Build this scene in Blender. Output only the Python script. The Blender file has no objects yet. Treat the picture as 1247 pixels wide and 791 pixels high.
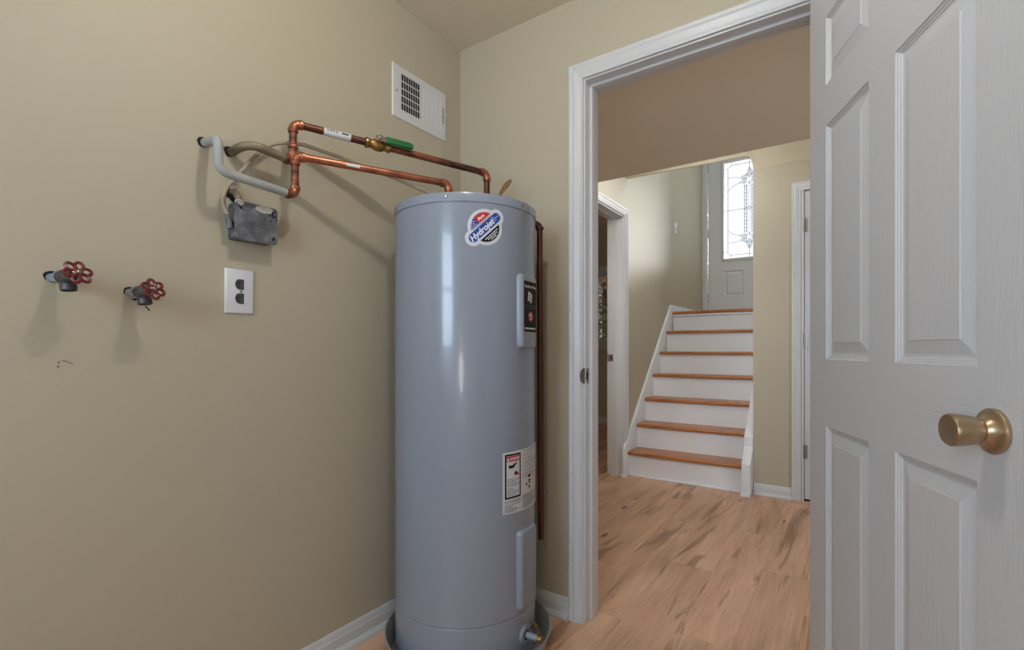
import bpy, bmesh, math, random
from mathutils import Vector, Matrix

SC = bpy.context.scene
COL = SC.collection
PI = math.pi
R = math.radians

# ------------------------------------------------------------------ camera
cam_d = bpy.data.cameras.new('camera')
cam = bpy.data.objects.new('camera', cam_d); COL.objects.link(cam)
cam.location = (1.4394, -1.6731, 1.0281)
cam.rotation_euler = (PI / 2, 0, R(34.7065))
cam_d.sensor_width = 36.0
cam_d.lens = 598.69 / 1247 * 36
cam_d.shift_y = 29.66 / 1247
cam_d.clip_start = 0.02
SC.camera = cam

# ------------------------------------------------------------------ view, world, sun, lights
SC.view_settings.view_transform = 'Standard'
SC.view_settings.look = 'None'
SC.view_settings.gamma = 1.0
SC.view_settings.use_curve_mapping = False
SC.view_settings.exposure = 0.0

w = bpy.data.worlds.new('sky'); SC.world = w; w.use_nodes = True
wt = w.node_tree
sky = wt.nodes.new('ShaderNodeTexSky'); sky.sky_type = 'NISHITA'
sky.sun_disc = False; sky.sun_elevation = R(32); sky.sun_rotation = R(100); sky.altitude = 100
wt.links.new(sky.outputs[0], wt.nodes['Background'].inputs[0])
wt.nodes['Background'].inputs[1].default_value = 0.07

def lamp(name, kind, loc, energy, color=(1, 1, 1), size=.1, rot=(0, 0, 0), size_y=None, portal=False):
    d = bpy.data.lights.new(name, kind); d.energy = energy; d.color = color
    if kind == 'AREA':
        d.size = size
        if size_y: d.shape = 'RECTANGLE'; d.size_y = size_y
        if portal: d.cycles.is_portal = True
    elif kind == 'SUN': d.angle = size
    else: d.shadow_soft_size = size
    o = bpy.data.objects.new(name, d); COL.objects.link(o); o.location = loc; o.rotation_euler = rot
    return o

sun = lamp('sun', 'SUN', (0, 8, 6), 6.5, (1, .94, .85), R(9))
sun.rotation_euler = Vector((-.125, -1, -.21)).to_track_quat('-Z', 'Y').to_euler()
# room lamps, plus unseen fills added for the laundry, risers and foyer
lamp('laundry_lamp', 'POINT', (.92, -1.06, 2.28), 14.8, (1, .965, .93), .035)
lamp('laundry_fill_rear', 'POINT', (1.75, -2.55, .85), 11, (1, .98, .97), .16)  # added low fill behind the camera, evens out the laundry walls
lamp('hall_lamp', 'POINT', (.55, 1.55, 2.33), 11.5, (.90, .95, 1), .12)
hs_ = lamp('hall_side_fill', 'SPOT', (.12, .55, 1.35), 24, (.90, .95, 1), .14)  # added fill, unseen left of the doorway, brightens the stair risers
hs_.data.spot_size = R(84); hs_.data.spot_blend = 1
hs_.rotation_euler = Vector((.12, 1, -.22)).to_track_quat('-Z', 'Y').to_euler()
lamp('foyer_fill', 'POINT', (1.6, 3.2, 3.6), 46, (.74, .88, 1), .15)  # unseen fill added above the landing where bounced daylight is too weak
lamp('den_lamp', 'POINT', (-1.2, .55, 2.2), 14, (1, .95, .9), .12)
# added hall fill without a window, then daylight at the real windows
hw_ = lamp('hall_end_fill', 'AREA', (2.9, .35, 1.35), 13, (.92, .96, 1), .5, (0, 0, 0), 1.3)  # added fill at the hall's right end, no window stands here
hw_.rotation_euler = Vector((-1, .62, -.05)).to_track_quat('-Z', 'Y').to_euler()
lamp('window_daylight_laundry', 'AREA', (.92, -3.16, 1.52), 46, (.68, .84, 1), .84, (R(90), 0, 0), 1.0)
lamp('window_daylight_door', 'AREA', (.445, 5.15, 2.70), 3.5, (.9, .95, 1), .9, (R(-90), 0, 0), 1.6)
lamp('window_daylight_den', 'AREA', (-1.45, 4.96, 1.64), 1, (.9, .95, 1), .9, (R(-90), 0, 0), .95, True)

# ------------------------------------------------------------------ materials
def new_mat(name):
    m = bpy.data.materials.new(name); m.use_nodes = True
    nt = m.node_tree
    return m, nt, nt.nodes['Principled BSDF']

def s2l(c):
    return tuple((x / 12.92 if x <= .04045 else ((x + .055) / 1.055) ** 2.4) for x in (v / 255 for v in c)) + (1,)

def N(nt, t, **kw):
    n = nt.nodes.new(t)
    for k, v in kw.items():
        if k.startswith('i_'): n.inputs[k[2:].replace('_', ' ')].default_value = v
        else: setattr(n, k, v)
    return n

def coords(nt, scale=(1, 1, 1), kind='Object'):
    tc = N(nt, 'ShaderNodeTexCoord'); mp = N(nt, 'ShaderNodeMapping')
    mp.inputs['Scale'].default_value = scale
    nt.links.new(tc.outputs[kind], mp.inputs[0])
    return mp.outputs[0]

def ramp(nt, src, stops):
    r = N(nt, 'ShaderNodeValToRGB')
    e = r.color_ramp.elements
    while len(e) < len(stops): e.new(.5)
    for el, (p, c) in zip(e, stops):
        el.position = p; el.color = c if len(c) == 4 else tuple(c) + (1,)
    nt.links.new(src, r.inputs[0])
    return r.outputs[0]

def noise(nt, vec, scale, detail=3, rough=.5, dist=0):
    n = N(nt, 'ShaderNodeTexNoise'); n.inputs['Scale'].default_value = scale
    n.inputs['Detail'].default_value = detail; n.inputs['Roughness'].default_value = rough
    n.inputs['Distortion'].default_value = dist
    if vec: nt.links.new(vec, n.inputs['Vector'])
    return n.outputs[0]

def mix(nt, fac, a, b, blend='MIX'):
    m = N(nt, 'ShaderNodeMix', data_type='RGBA', blend_type=blend)
    for sock, val in ((m.inputs[0], fac), (m.inputs[6], a), (m.inputs[7], b)):
        if hasattr(val, 'is_output'): nt.links.new(val, sock)
        else: sock.default_value = val
    return m.outputs[2]

def bump(nt, b, src, strength, dist=.001):
    n = N(nt, 'ShaderNodeBump'); n.inputs['Strength'].default_value = strength; n.inputs['Distance'].default_value = dist
    nt.links.new(src, n.inputs['Height']); nt.links.new(n.outputs[0], b.inputs['Normal'])

def plain(name, rgb, rough=.5, metal=0, coat=0, var=.06, vscale=6, bs=0, bscale=120, spec=.5, coords_kind='Object'):
    m, nt, b = new_mat(name)
    c = s2l(rgb)
    v = coords(nt, kind=coords_kind)
    n = noise(nt, v, vscale, 4)
    lo = tuple(x * (1 - var) for x in c[:3]); hi = tuple(min(1, x * (1 + var)) for x in c[:3])
    nt.links.new(ramp(nt, n, [(.3, lo), (.7, hi)]), b.inputs['Base Color'])
    b.inputs['Roughness'].default_value = rough; b.inputs['Metallic'].default_value = metal
    b.inputs['Coat Weight'].default_value = coat; b.inputs['Specular IOR Level'].default_value = spec
    if bs: bump(nt, b, noise(nt, v, bscale, 3), bs, .002)
    return m

M = {}
M['wall'] = plain('wall_paint', (182, 173, 152), .55, var=.015, vscale=1.5, bs=.12, bscale=90)
M['wall_lit'] = plain('wall_paint_lit', (190, 180, 157), .55, var=.015, vscale=1.5, bs=.12, bscale=90)  # wall paint lightened to carry the lamplight on the upper hall wall
M['ceil'] = plain('ceiling_paint', (222, 211, 190), .7, var=.015, vscale=1.5, bs=.1, bscale=120)
M['trim'] = plain('trim_paint', (204, 204, 206), .35, var=.01)
M['hidden'] = plain('plaster_white', (215, 212, 205), .8)
M['riser'] = plain('riser_paint', (230, 232, 236), .4, var=.02, vscale=4)
M['steel'] = plain('brushed_steel', (150, 147, 140), .35, 1, var=.1, vscale=40)
M['dark'] = plain('dark_void', (22, 20, 18), .9)
M['blackrubber'] = plain('black_rubber', (34, 33, 32), .6)
M['vent'] = plain('vent_enamel', (205, 206, 206), .4, var=.01)
M['plastic'] = plain('white_plastic', (216, 217, 222), .3, var=.005)
M['tank'] = plain('tank_enamel', (137, 145, 160), .24, var=.02, vscale=3, coat=.3)
M['tankpart'] = plain('tank_panel_enamel', (138, 146, 160), .33, var=.015, vscale=3)
M['pan'] = plain('galvanised_pan', (168, 168, 164), .4, .15, var=.15, vscale=14)
M['greypipe'] = plain('grey_pipe', (158, 160, 158), .45, var=.1, vscale=25)
M['oldpipe'] = plain('tarnished_pipe', (128, 116, 96), .5, .3, var=.25, vscale=25)
M['brass'] = plain('brass', (150, 122, 74), .35, .9, var=.2, vscale=40)
M['green'] = plain('green_vinyl', (8, 96, 52), .4, var=.08)
M['chrome'] = plain('zinc_handle', (190, 190, 190), .25, 1, var=.05)
M['red'] = plain('red_enamel', (104, 20, 24), .3, var=.2, vscale=60, coat=.3)
M['valve'] = plain('oxidised_brass', (84, 82, 82), .5, .6, var=.3, vscale=50)
M['bluepipe'] = plain('primed_pipe', (140, 146, 158), .5, .2, var=.25, vscale=60)
M['cable'] = plain('cable_jacket', (160, 146, 126), .55, var=.1, vscale=20)
M['tape'] = plain('pipe_label', (205, 205, 205), .5, var=.03)
M['paper'] = plain('sticker_white', (205, 208, 214), .4, var=.01)
M['sblue'] = plain('sticker_blue', (12, 66, 150), .35, var=.02)
M['sred'] = plain('sticker_red', (186, 42, 52), .35, var=.02)
M['sblack'] = plain('sticker_black', (12, 11, 12), .5, var=.02, spec=.15)
M['swhite'] = plain('sticker_print', (226, 228, 232), .4, var=.005)
M['sgrey'] = plain('print_grey', (110, 110, 116), .5, var=.02)
M['spink'] = plain('print_tan', (212, 207, 203), .5, var=.02)
M['gold'] = plain('gold_border', (200, 170, 110), .35, var=.02)
M['yellow'] = plain('yellow_tag', (205, 176, 60), .5, var=.03)
M['lead'] = plain('lead_came', (105, 105, 108), .45, .4, var=.1)
M['bark'] = plain('bark', (92, 76, 60), .9, var=.3, vscale=8, bs=.4, bscale=30)
M['leaf'] = plain('dry_leaf', (176, 140, 104), .8, var=.3, vscale=3)
M['bush'] = plain('bush_leaf', (118, 114, 88), .8, var=.35, vscale=3)
M['ground'] = plain('leaf_litter', (120, 100, 78), .95, var=.3, vscale=2)
M['stucco'] = plain('mortar', (190, 184, 172), .9, var=.1, vscale=40, bs=.4)

# door paint with embossed wood grain (vertical / horizontal)
def door_paint(name, vertical):
    m, nt, b = new_mat(name)
    b.inputs['Base Color'].default_value = s2l((197, 198, 202))
    b.inputs['Roughness'].default_value = .42
    v = coords(nt, (26, 26, 1.6) if vertical else (1.6, 26, 26))
    n = noise(nt, v, 3.2, 3, .6, .8)
    wv = N(nt, 'ShaderNodeMath', operation='SINE')
    mu = N(nt, 'ShaderNodeMath', operation='MULTIPLY'); mu.inputs[1].default_value = 26
    nt.links.new(n, mu.inputs[0]); nt.links.new(mu.outputs[0], wv.inputs[0])
    bump(nt, b, wv.outputs[0], .10, .0010)
    return m
M['door_v'] = door_paint('door_paint_vertical', True)
M['door_h'] = door_paint('door_paint_horizontal', False)
M['doorplain'] = plain('door_enamel', (206, 206, 208), .4, var=.008)

def copper():
    m, nt, b = new_mat('copper')
    v = coords(nt)
    st = ramp(nt, noise(nt, coords(nt, (14, 14, 14)), 1.2, 4, .6), [(.42, (0, 0, 0)), (.62, (1, 1, 1))])
    c = mix(nt, st, s2l((186, 120, 92)), s2l((140, 86, 66)))
    nt.links.new(c, b.inputs['Base Color'])
    b.inputs['Metallic'].default_value = .85; b.inputs['Roughness'].default_value = .36
    return m
M['copper'] = copper()
def copper_tar():
    m, nt, b = new_mat('tarnished_copper')
    st = ramp(nt, noise(nt, coords(nt, (9, 9, 30)), 1.6, 5, .6), [(.40, (0, 0, 0)), (.58, (1, 1, 1))])
    c = mix(nt, st, s2l((164, 98, 74)), s2l((74, 54, 50)))
    nt.links.new(c, b.inputs['Base Color'])
    b.inputs['Metallic'].default_value = .75; b.inputs['Roughness'].default_value = .42
    return m
M['copper_tar'] = copper_tar()
def copper_dark():
    m, nt, b = new_mat('dark_copper')
    st = ramp(nt, noise(nt, coords(nt, (20, 20, 4)), 1.6, 5, .6), [(.35, (0, 0, 0)), (.7, (1, 1, 1))])
    c = mix(nt, st, s2l((104, 64, 50)), s2l((66, 44, 38)))
    nt.links.new(c, b.inputs['Base Color'])
    b.inputs['Metallic'].default_value = .7; b.inputs['Roughness'].default_value = .45
    return m
M['copper_dark'] = copper_dark()

def knob_bronze():
    m, nt, b = new_mat('satin_bronze')
    b.inputs['Base Color'].default_value = s2l((188, 166, 140))
    b.inputs['Metallic'].default_value = 1; b.inputs['Roughness'].default_value = .38
    b.inputs['Anisotropic'].default_value = .5
    bump(nt, b, noise(nt, coords(nt, (1, 60, 1)), 40, 2), .05, .0005)
    return m
M['bronze'] = knob_bronze()

def box_metal():
    m, nt, b = new_mat('weathered_box_metal')
    v = coords(nt)
    a = noise(nt, v, 28, 6, .65)
    c1 = ramp(nt, a, [(.3, s2l((72, 74, 80))), (.5, s2l((104, 106, 112))), (.7, s2l((146, 147, 151)))])
    sp = ramp(nt, noise(nt, v, 110, 4, .7), [(.62, (0, 0, 0)), (.72, (1, 1, 1))])
    nt.links.new(mix(nt, sp, c1, s2l((46, 42, 42))), b.inputs['Base Color'])
    b.inputs['Metallic'].default_value = .35; b.inputs['Roughness'].default_value = .6
    bump(nt, b, a, .3, .001)
    return m
M['boxmetal'] = box_metal()

def plank_mat():
    m, nt, b = new_mat('oak_laminate')
    tc = N(nt, 'ShaderNodeTexCoord'); oi = N(nt, 'ShaderNodeObjectInfo')
    off = N(nt, 'ShaderNodeVectorMath', operation='MULTIPLY')
    cmb = N(nt, 'ShaderNodeCombineXYZ')
    nt.links.new(oi.outputs['Random'], cmb.inputs[0]); nt.links.new(oi.outputs['Random'], cmb.inputs[1])
    nt.links.new(oi.outputs['Random'], cmb.inputs[2])
    nt.links.new(cmb.outputs[0], off.inputs[0]); off.inputs[1].default_value = (37, 91, 53)
    add = N(nt, 'ShaderNodeVectorMath', operation='ADD')
    nt.links.new(tc.outputs['Object'], add.inputs[0]); nt.links.new(off.outputs[0], add.inputs[1])
    def mp(s):
        q = N(nt, 'ShaderNodeMapping'); q.inputs['Scale'].default_value = s
        nt.links.new(add.outputs[0], q.inputs[0]); return q.outputs[0]
    broad = noise(nt, mp((7, 1.0, 1)), 1.4, 4, .55, .6)
    base = ramp(nt, broad, [(.25, s2l((186, 145, 116))), (.5, s2l((220, 176, 145))), (.75, s2l((234, 192, 160)))])
    grain = noise(nt, mp((95, 3, 1)), 1.6, 4, .6, .3)
    g = ramp(nt, grain, [(.35, (.86, .84, .82)), (.65, (1.06, 1.05, 1.04))])
    c = mix(nt, 1.0, base, g, 'MULTIPLY')
    # long brown mineral streaks
    stn = noise(nt, mp((9, .72, 1)), 1.0, 5, .60, 1.2)
    st = ramp(nt, stn, [(.56, (0, 0, 0)), (.61, (.6, .6, .6)), (.70, (.95, .95, .95))])
    lines = ramp(nt, noise(nt, mp((60, 4, 1)), 1.0, 3, .5, 1.5), [(.3, s2l((122, 88, 64))), (.7, s2l((164, 126, 96)))])
    c = mix(nt, st, c, lines)
    # knots
    vo = N(nt, 'ShaderNodeTexVoronoi'); vo.inputs['Scale'].default_value = 1.0
    nt.links.new(mp((7.5, 2.3, 1)), vo.inputs['Vector'])
    kn = ramp(nt, vo.outputs['Distance'], [(.05, (1, 1, 1)), (.13, (0, 0, 0))])
    c = mix(nt, kn, c, s2l((112, 80, 60)))
    tone = ramp(nt, oi.outputs['Random'], [(0, (.90, .88, .88)), (1, (1.06, 1.05, 1.04))])
    c = mix(nt, 1.0, c, tone, 'MULTIPLY')
    nt.links.new(c, b.inputs['Base Color'])
    b.inputs['Roughness'].default_value = .38
    bump(nt, b, grain, .12, .0006)
    return m
M['plank'] = plank_mat()
M['subfloor'] = plain('subfloor', (70, 55, 42), .9)

def tread_mat():
    m, nt, b = new_mat('stained_oak')
    oi = N(nt, 'ShaderNodeObjectInfo')
    n = noise(nt, coords(nt, (2, 60, 40)), 1.5, 4, .6, .5)
    c = ramp(nt, n, [(.3, s2l((146, 88, 44))), (.7, s2l((196, 128, 72)))])
    nt.links.new(c, b.inputs['Base Color'])
    b.inputs['Roughness'].default_value = .32
    return m
M['tread'] = tread_mat()

def glass_frosted():
    m = bpy.data.materials.new('frosted_door_glass'); m.use_nodes = True
    nt = m.node_tree; nt.nodes.remove(nt.nodes['Principled BSDF'])
    out = nt.nodes['Material Output']
    tl = N(nt, 'ShaderNodeBsdfTranslucent'); tl.inputs[0].default_value = (.92, .95, 1, 1)
    tr = N(nt, 'ShaderNodeBsdfTransparent'); tr.inputs[0].default_value = (.95, .97, 1, 1)
    gl = N(nt, 'ShaderNodeBsdfGlossy'); gl.inputs['Roughness'].default_value = .12
    n = noise(nt, coords(nt), 140, 3, .6)
    bp = N(nt, 'ShaderNodeBump'); bp.inputs['Strength'].default_value = .5; bp.inputs['Distance'].default_value = .002
    nt.links.new(n, bp.inputs['Height']); nt.links.new(bp.outputs[0], gl.inputs['Normal'])
    m1 = N(nt, 'ShaderNodeMixShader'); m1.inputs[0].default_value = .7
    nt.links.new(tl.outputs[0], m1.inputs[1]); nt.links.new(tr.outputs[0], m1.inputs[2])
    m2 = N(nt, 'ShaderNodeMixShader'); m2.inputs[0].default_value = .06
    nt.links.new(m1.outputs[0], m2.inputs[1]); nt.links.new(gl.outputs[0], m2.inputs[2])
    nt.links.new(m2.outputs[0], out.inputs[0])
    return m
M['frost'] = glass_frosted()
def glass_clear(name, tint):
    m = bpy.data.materials.new(name); m.use_nodes = True
    nt = m.node_tree; nt.nodes.remove(nt.nodes['Principled BSDF'])
    tr = N(nt, 'ShaderNodeBsdfTransparent'); tr.inputs[0].default_value = tint
    gl = N(nt, 'ShaderNodeBsdfGlossy'); gl.inputs['Roughness'].default_value = .03
    m2 = N(nt, 'ShaderNodeMixShader'); m2.inputs[0].default_value = .06
    nt.links.new(tr.outputs[0], m2.inputs[1]); nt.links.new(gl.outputs[0], m2.inputs[2])
    nt.links.new(m2.outputs[0], nt.nodes['Material Output'].inputs[0])
    return m
M['pane'] = glass_clear('window_glass', (.93, .95, .96, 1))
M['bevelglass'] = glass_clear('bevelled_glass', (.62, .63, .64, 1))

# ------------------------------------------------------------------ mesh helpers
def frame(axis):
    a = Vector(axis).normalized()
    u = a.orthogonal().normalized(); v = a.cross(u)
    return u, v, a

class MB:
    def __init__(s): s.v = []; s.f = []; s.m = []
    def add(s, vs, fs, mi=0):
        o = len(s.v); s.v += [Vector(p) for p in vs]
        for f in fs: s.f.append([i + o for i in f]); s.m.append(mi)
        return s
    def box(s, x0, x1, y0, y1, z0, z1, mi=0):
        vs = [(x, y, z) for x in (x0, x1) for y in (y0, y1) for z in (z0, z1)]
        return s.add(vs, [(0, 1, 3, 2), (4, 6, 7, 5), (0, 4, 5, 1), (2, 3, 7, 6), (0, 2, 6, 4), (1, 5, 7, 3)], mi)
    def prism(s, poly, fn, w0, w1, mi=0):
        n = len(poly)
        vs = [fn(u, v, w0) for u, v in poly] + [fn(u, v, w1) for u, v in poly]
        fs = [list(range(n))[::-1], list(range(n, 2 * n))] + [(i, (i + 1) % n, n + (i + 1) % n, n + i) for i in range(n)]
        return s.add(vs, fs, mi)
    def lathe(s, prof, org, axis, n=32, mi=0, cap=True):
        u, v, a = frame(axis); org = Vector(org); vs = []; fs = []
        for r, h in prof:
            for k in range(n):
                t = 2 * PI * k / n
                vs.append(org + a * h + (u * math.cos(t) + v * math.sin(t)) * max(r, 1e-5))
        for j in range(len(prof) - 1):
            for k in range(n):
                k2 = (k + 1) % n
                fs.append((j * n + k, j * n + k2, (j + 1) * n + k2, (j + 1) * n + k))
        if cap:
            fs.append(tuple(range(n))[::-1]); fs.append(tuple((len(prof) - 1) * n + k for k in range(n)))
        return s.add(vs, fs, mi)
    def tube(s, path, r, n=14, mi=0, cap=True, closed=False):
        P = [Vector(p) for p in path]; L = len(P)
        rr = r if isinstance(r, (list, tuple)) else [r] * L
        def tan(i):
            a = P[(i - 1) % L] if closed else P[max(i - 1, 0)]
            b = P[(i + 1) % L] if closed else P[min(i + 1, L - 1)]
            return (b - a).normalized()
        t = tan(0); u = t.orthogonal().normalized(); vs = []; fs = []
        for i in range(L):
            t2 = tan(i); q = t.rotation_difference(t2); u = (q @ u).normalized(); t = t2
            u = (u - t * u.dot(t)).normalized(); v = t.cross(u)
            for k in range(n):
                a = 2 * PI * k / n
                vs.append(P[i] + (u * math.cos(a) + v * math.sin(a)) * rr[i])
        for i in range(L if closed else L - 1):
            j = (i + 1) % L
            for k in range(n):
                k2 = (k + 1) % n
                fs.append((i * n + k, i * n + k2, j * n + k2, j * n + k))
        if cap and not closed:
            fs.append(tuple(range(n))[::-1]); fs.append(tuple((L - 1) * n + k for k in range(n)))
        return s.add(vs, fs, mi)

def bend(p0, corner, p1, rad, n=8):
    """path from p0 round a filleted corner to p1"""
    p0, c, p1 = Vector(p0), Vector(corner), Vector(p1)
    d0 = (p0 - c).normalized(); d1 = (p1 - c).normalized()
    ang = d0.angle(d1); L = rad / math.tan(ang / 2)
    a = c + d0 * L; b = c + d1 * L
    cen = c + (d0 + d1).normalized() * (rad / math.sin(ang / 2))
    out = [p0] if (p0 - a).length > 1e-4 else []
    va, vb = a - cen, b - cen
    for i in range(n + 1):
        t = i / n
        out.append(cen + va.normalized().slerp(vb.normalized(), t) * rad)
    if (p1 - b).length > 1e-4: out.append(p1)
    return out

def smooth_path(pts, n=6):
    P = [Vector(p) for p in pts]; P = [P[0] * 2 - P[1]] + P + [P[-1] * 2 - P[-2]]; out = []
    for i in range(1, len(P) - 2):
        for k in range(n):
            t = k / n; a, b, c, d = P[i - 1:i + 3]
            out.append(.5 * ((2 * b) + (c - a) * t + (2 * a - 5 * b + 4 * c - d) * t * t + (3 * b - a - 3 * c + d) * t ** 3))
    out.append(P[-2]); return out

WM = {}     # world matrices of parents
def build(name, mb, mats, parent=None, bevel=0, seg=2, sharp=35, smooth=True, kind=None, origin=None, keepn=False):
    """link ONE mesh object; vertices are given in world coordinates"""
    me = bpy.data.meshes.new(name)
    mats = mats if isinstance(mats, (list, tuple)) else [mats]
    bm = bmesh.new()
    bv = [bm.verts.new(p) for p in mb.v]
    for f, mi in zip(mb.f, mb.m):
        try: bf = bm.faces.new([bv[i] for i in f]); bf.material_index = mi
        except ValueError: pass
    bm.normal_update()
    if not keepn: bmesh.ops.recalc_face_normals(bm, faces=bm.faces)
    if bevel:
        es = [e for e in bm.edges if len(e.link_faces) == 2 and e.calc_face_angle(0) > R(30)]
        bmesh.ops.bevel(bm, geom=es, offset=bevel, segments=seg, affect='EDGES', profile=.6, clamp_overlap=True)
    pw = WM.get(parent.name, Matrix.Identity(4)) if parent else Matrix.Identity(4)
    lo = Vector([min(v.co[i] for v in bm.verts) for i in range(3)]); hi = Vector([max(v.co[i] for v in bm.verts) for i in range(3)])
    org = Vector(origin) if origin else Vector(((lo.x + hi.x) / 2, (lo.y + hi.y) / 2, lo.z))
    rot = pw.to_3x3().to_4x4()
    mw = Matrix.Translation(org) @ rot
    bm.transform(mw.inverted())
    bm.to_mesh(me); bm.free()
    for m in mats: me.materials.append(M[m] if isinstance(m, str) else m)
    if smooth:
        me.shade_smooth(); me.set_sharp_from_angle(angle=R(sharp))
    o = bpy.data.objects.new(name, me); COL.objects.link(o)
    if parent:
        o.parent = parent; o.matrix_basis = pw.inverted() @ mw
    else: o.matrix_basis = mw
    WM[o.name] = mw
    if kind: o['kind'] = kind
    return o

def thing(name, loc, label=None, cat=None, group=None, rz=0, kind=None):
    o = bpy.data.objects.new(name, None); COL.objects.link(o)
    o.empty_display_size = .05
    mw = Matrix.Translation(Vector(loc)) @ Matrix.Rotation(rz, 4, 'Z'); o.matrix_basis = mw; WM[o.name] = mw
    if label: o['label'] = label
    if cat: o['category'] = cat
    if group: o['group'] = group
    if kind: o['kind'] = kind
    return o

def tag(o, label, cat=None, group=None):
    o['label'] = label
    if cat: o['category'] = cat
    if group: o['group'] = group
    return o

def struct(name, mb, mat, **kw): return build(name, mb, mat, kind='structure', **kw)

def B(*boxes):
    mb = MB()
    for b in boxes: mb.box(*b)
    return mb

def text2d(txt, size=.01, shear=0, bold=0, align='CENTER'):
    cu = bpy.data.curves.new('txt', 'FONT'); cu.body = txt; cu.size = size; cu.shear = shear; cu.offset = bold
    cu.align_x = align; cu.align_y = 'CENTER'; cu.resolution_u = 3; cu.fill_mode = 'FRONT'
    ob = bpy.data.objects.new('txt', cu); COL.objects.link(ob)
    dg = bpy.context.evaluated_depsgraph_get(); dg.update()
    me = ob.evaluated_get(dg).to_mesh()
    vs = [(v.co.x, v.co.y) for v in me.vertices]; fs = [list(p.vertices) for p in me.polygons]
    ob.evaluated_get(dg).to_mesh_clear()
    bpy.data.objects.remove(ob); bpy.data.curves.remove(cu)
    return vs, fs

# ------------------------------------------------------------------ setting : shells
HC, HH = 2.358, 2.45        # laundry and hall ceiling heights
LZ = 1.4098                 # landing height
struct('wall_left', B((-.085, 0, -3.1, .0, 0, HC)), 'wall')
struct('wall_far', B((-.0, .597, 0, .114, 0, HC), (1.398, 2.4, 0, .114, 0, HC), (.597, 1.398, 0, .114, 2.055, HC)), 'wall')
struct('wall_right', B((2.3, 2.4, -3.1, 0, 0, HC)), 'wall')
# back wall with a window opening
struct('wall_back', B((0, .5, -3.1, -2.98, 0, HC), (1.34, 2.3, -3.1, -2.98, 0, HC), (.5, 1.34, -3.1, -2.98, 0, 1.0), (.5, 1.34, -3.1, -2.98, 2.03, HC)), 'wall')
struct('ceiling', B((-.085, 2.4, -3.1, .114, HC, HC + .22)), 'ceil')
# hall shell
struct('ceiling_hall', B((-.085, 3.2, 1.28, 2.2, HH, HH + .12), (-.085, 3.1, .114, 1.28, 2.115, HH + .12)), 'ceil')
struct('wall_hall_left', B((-.225, -.085, .0, 1.355, 0, HH), (-.225, -.085, 1.355, 2.13, 2.112, HH), (-.225, -.085, 2.13, 2.2, 0, HH),
                           (-.225, -.085, 2.2, 4.66, 0, 4.25), (-.225, -.085, .0, 2.2, HH, HH + .12)), 'wall')
struct('wall_hall_right', B((3.1, 3.2, .114, 2.2, 0, HH)), 'wall')
mb = B((.855, 1.155, 2.2, 2.31, 0, HH), (1.155, 1.95, 2.2, 2.31, 2.12, HH), (1.95, 3.2, 2.2, 2.31, 0, HH), (.855, .965, 2.31, 3.34, 0, HH))
# header above the stair opening: lower edge a little out of level, corner rounded into the wall end
hp = [(-.085, 2.437), (.511, 2.424), (.80, 2.421), (.828, 2.412), (.844, 2.385), (.852, 2.35), (.855, 2.316), (.855, HH), (-.085, HH)]
mb.prism(hp, lambda u, v, w: (u, w, v), 2.2, 2.212)
mb.box(-.085, 3.2, 2.2, 2.212, HH, 4.25)
struct('wall_hall_far', mb, 'wall')
tag(struct('lit_header_band', B((.858, 3.1, 2.1975, 2.2, 2.312, HH - .001)), 'wall_lit'), 'lighter beige band along the top of the hall wall, lamplight put into its colour')  # lit zone above a light boundary, put into the band's colour
# foyer shell
struct('wall_front', B((-3.6, -2.0, 4.66, 4.8, -.3, 4.25), (-.90, -.018, 4.66, 4.8, -.3, 4.25), (-2.0, -.90, 4.66, 4.8, 2.10, 4.25), (-2.0, -.90, 4.66, 4.8, -.3, 1.14),
                       (.918, 2.4, 4.66, 4.8, -.3, 4.25), (-.018, .918, 4.66, 4.8, 3.475, 4.25), (-.018, .918, 4.66, 4.8, -.3, LZ)), 'wall')
struct('wall_foyer_right', B((2.3, 2.4, 2.31, 4.66, LZ, 4.25)), 'wall')
struct('ceiling_foyer', B((-.225, 2.4, 2.2, 4.8, 4.25, 4.4)), 'ceil')
# den shell (room left of the hall)
struct('wall_den_left', B((-3.6, -3.5, .0, 4.66, 0, HH)), 'wall')
struct('wall_den_near', B((-3.5, -.225, 0, .1, 0, HH)), 'wall')
struct('ceiling_den', B((-3.6, -.225, 0, 4.66, HH, HH + .12)), 'ceil')
# exterior masonry below grade is not modelled; ground outside
g = struct('ground', B((-30, 30, 4.8, 45, .55, .7)), 'ground')

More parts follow.
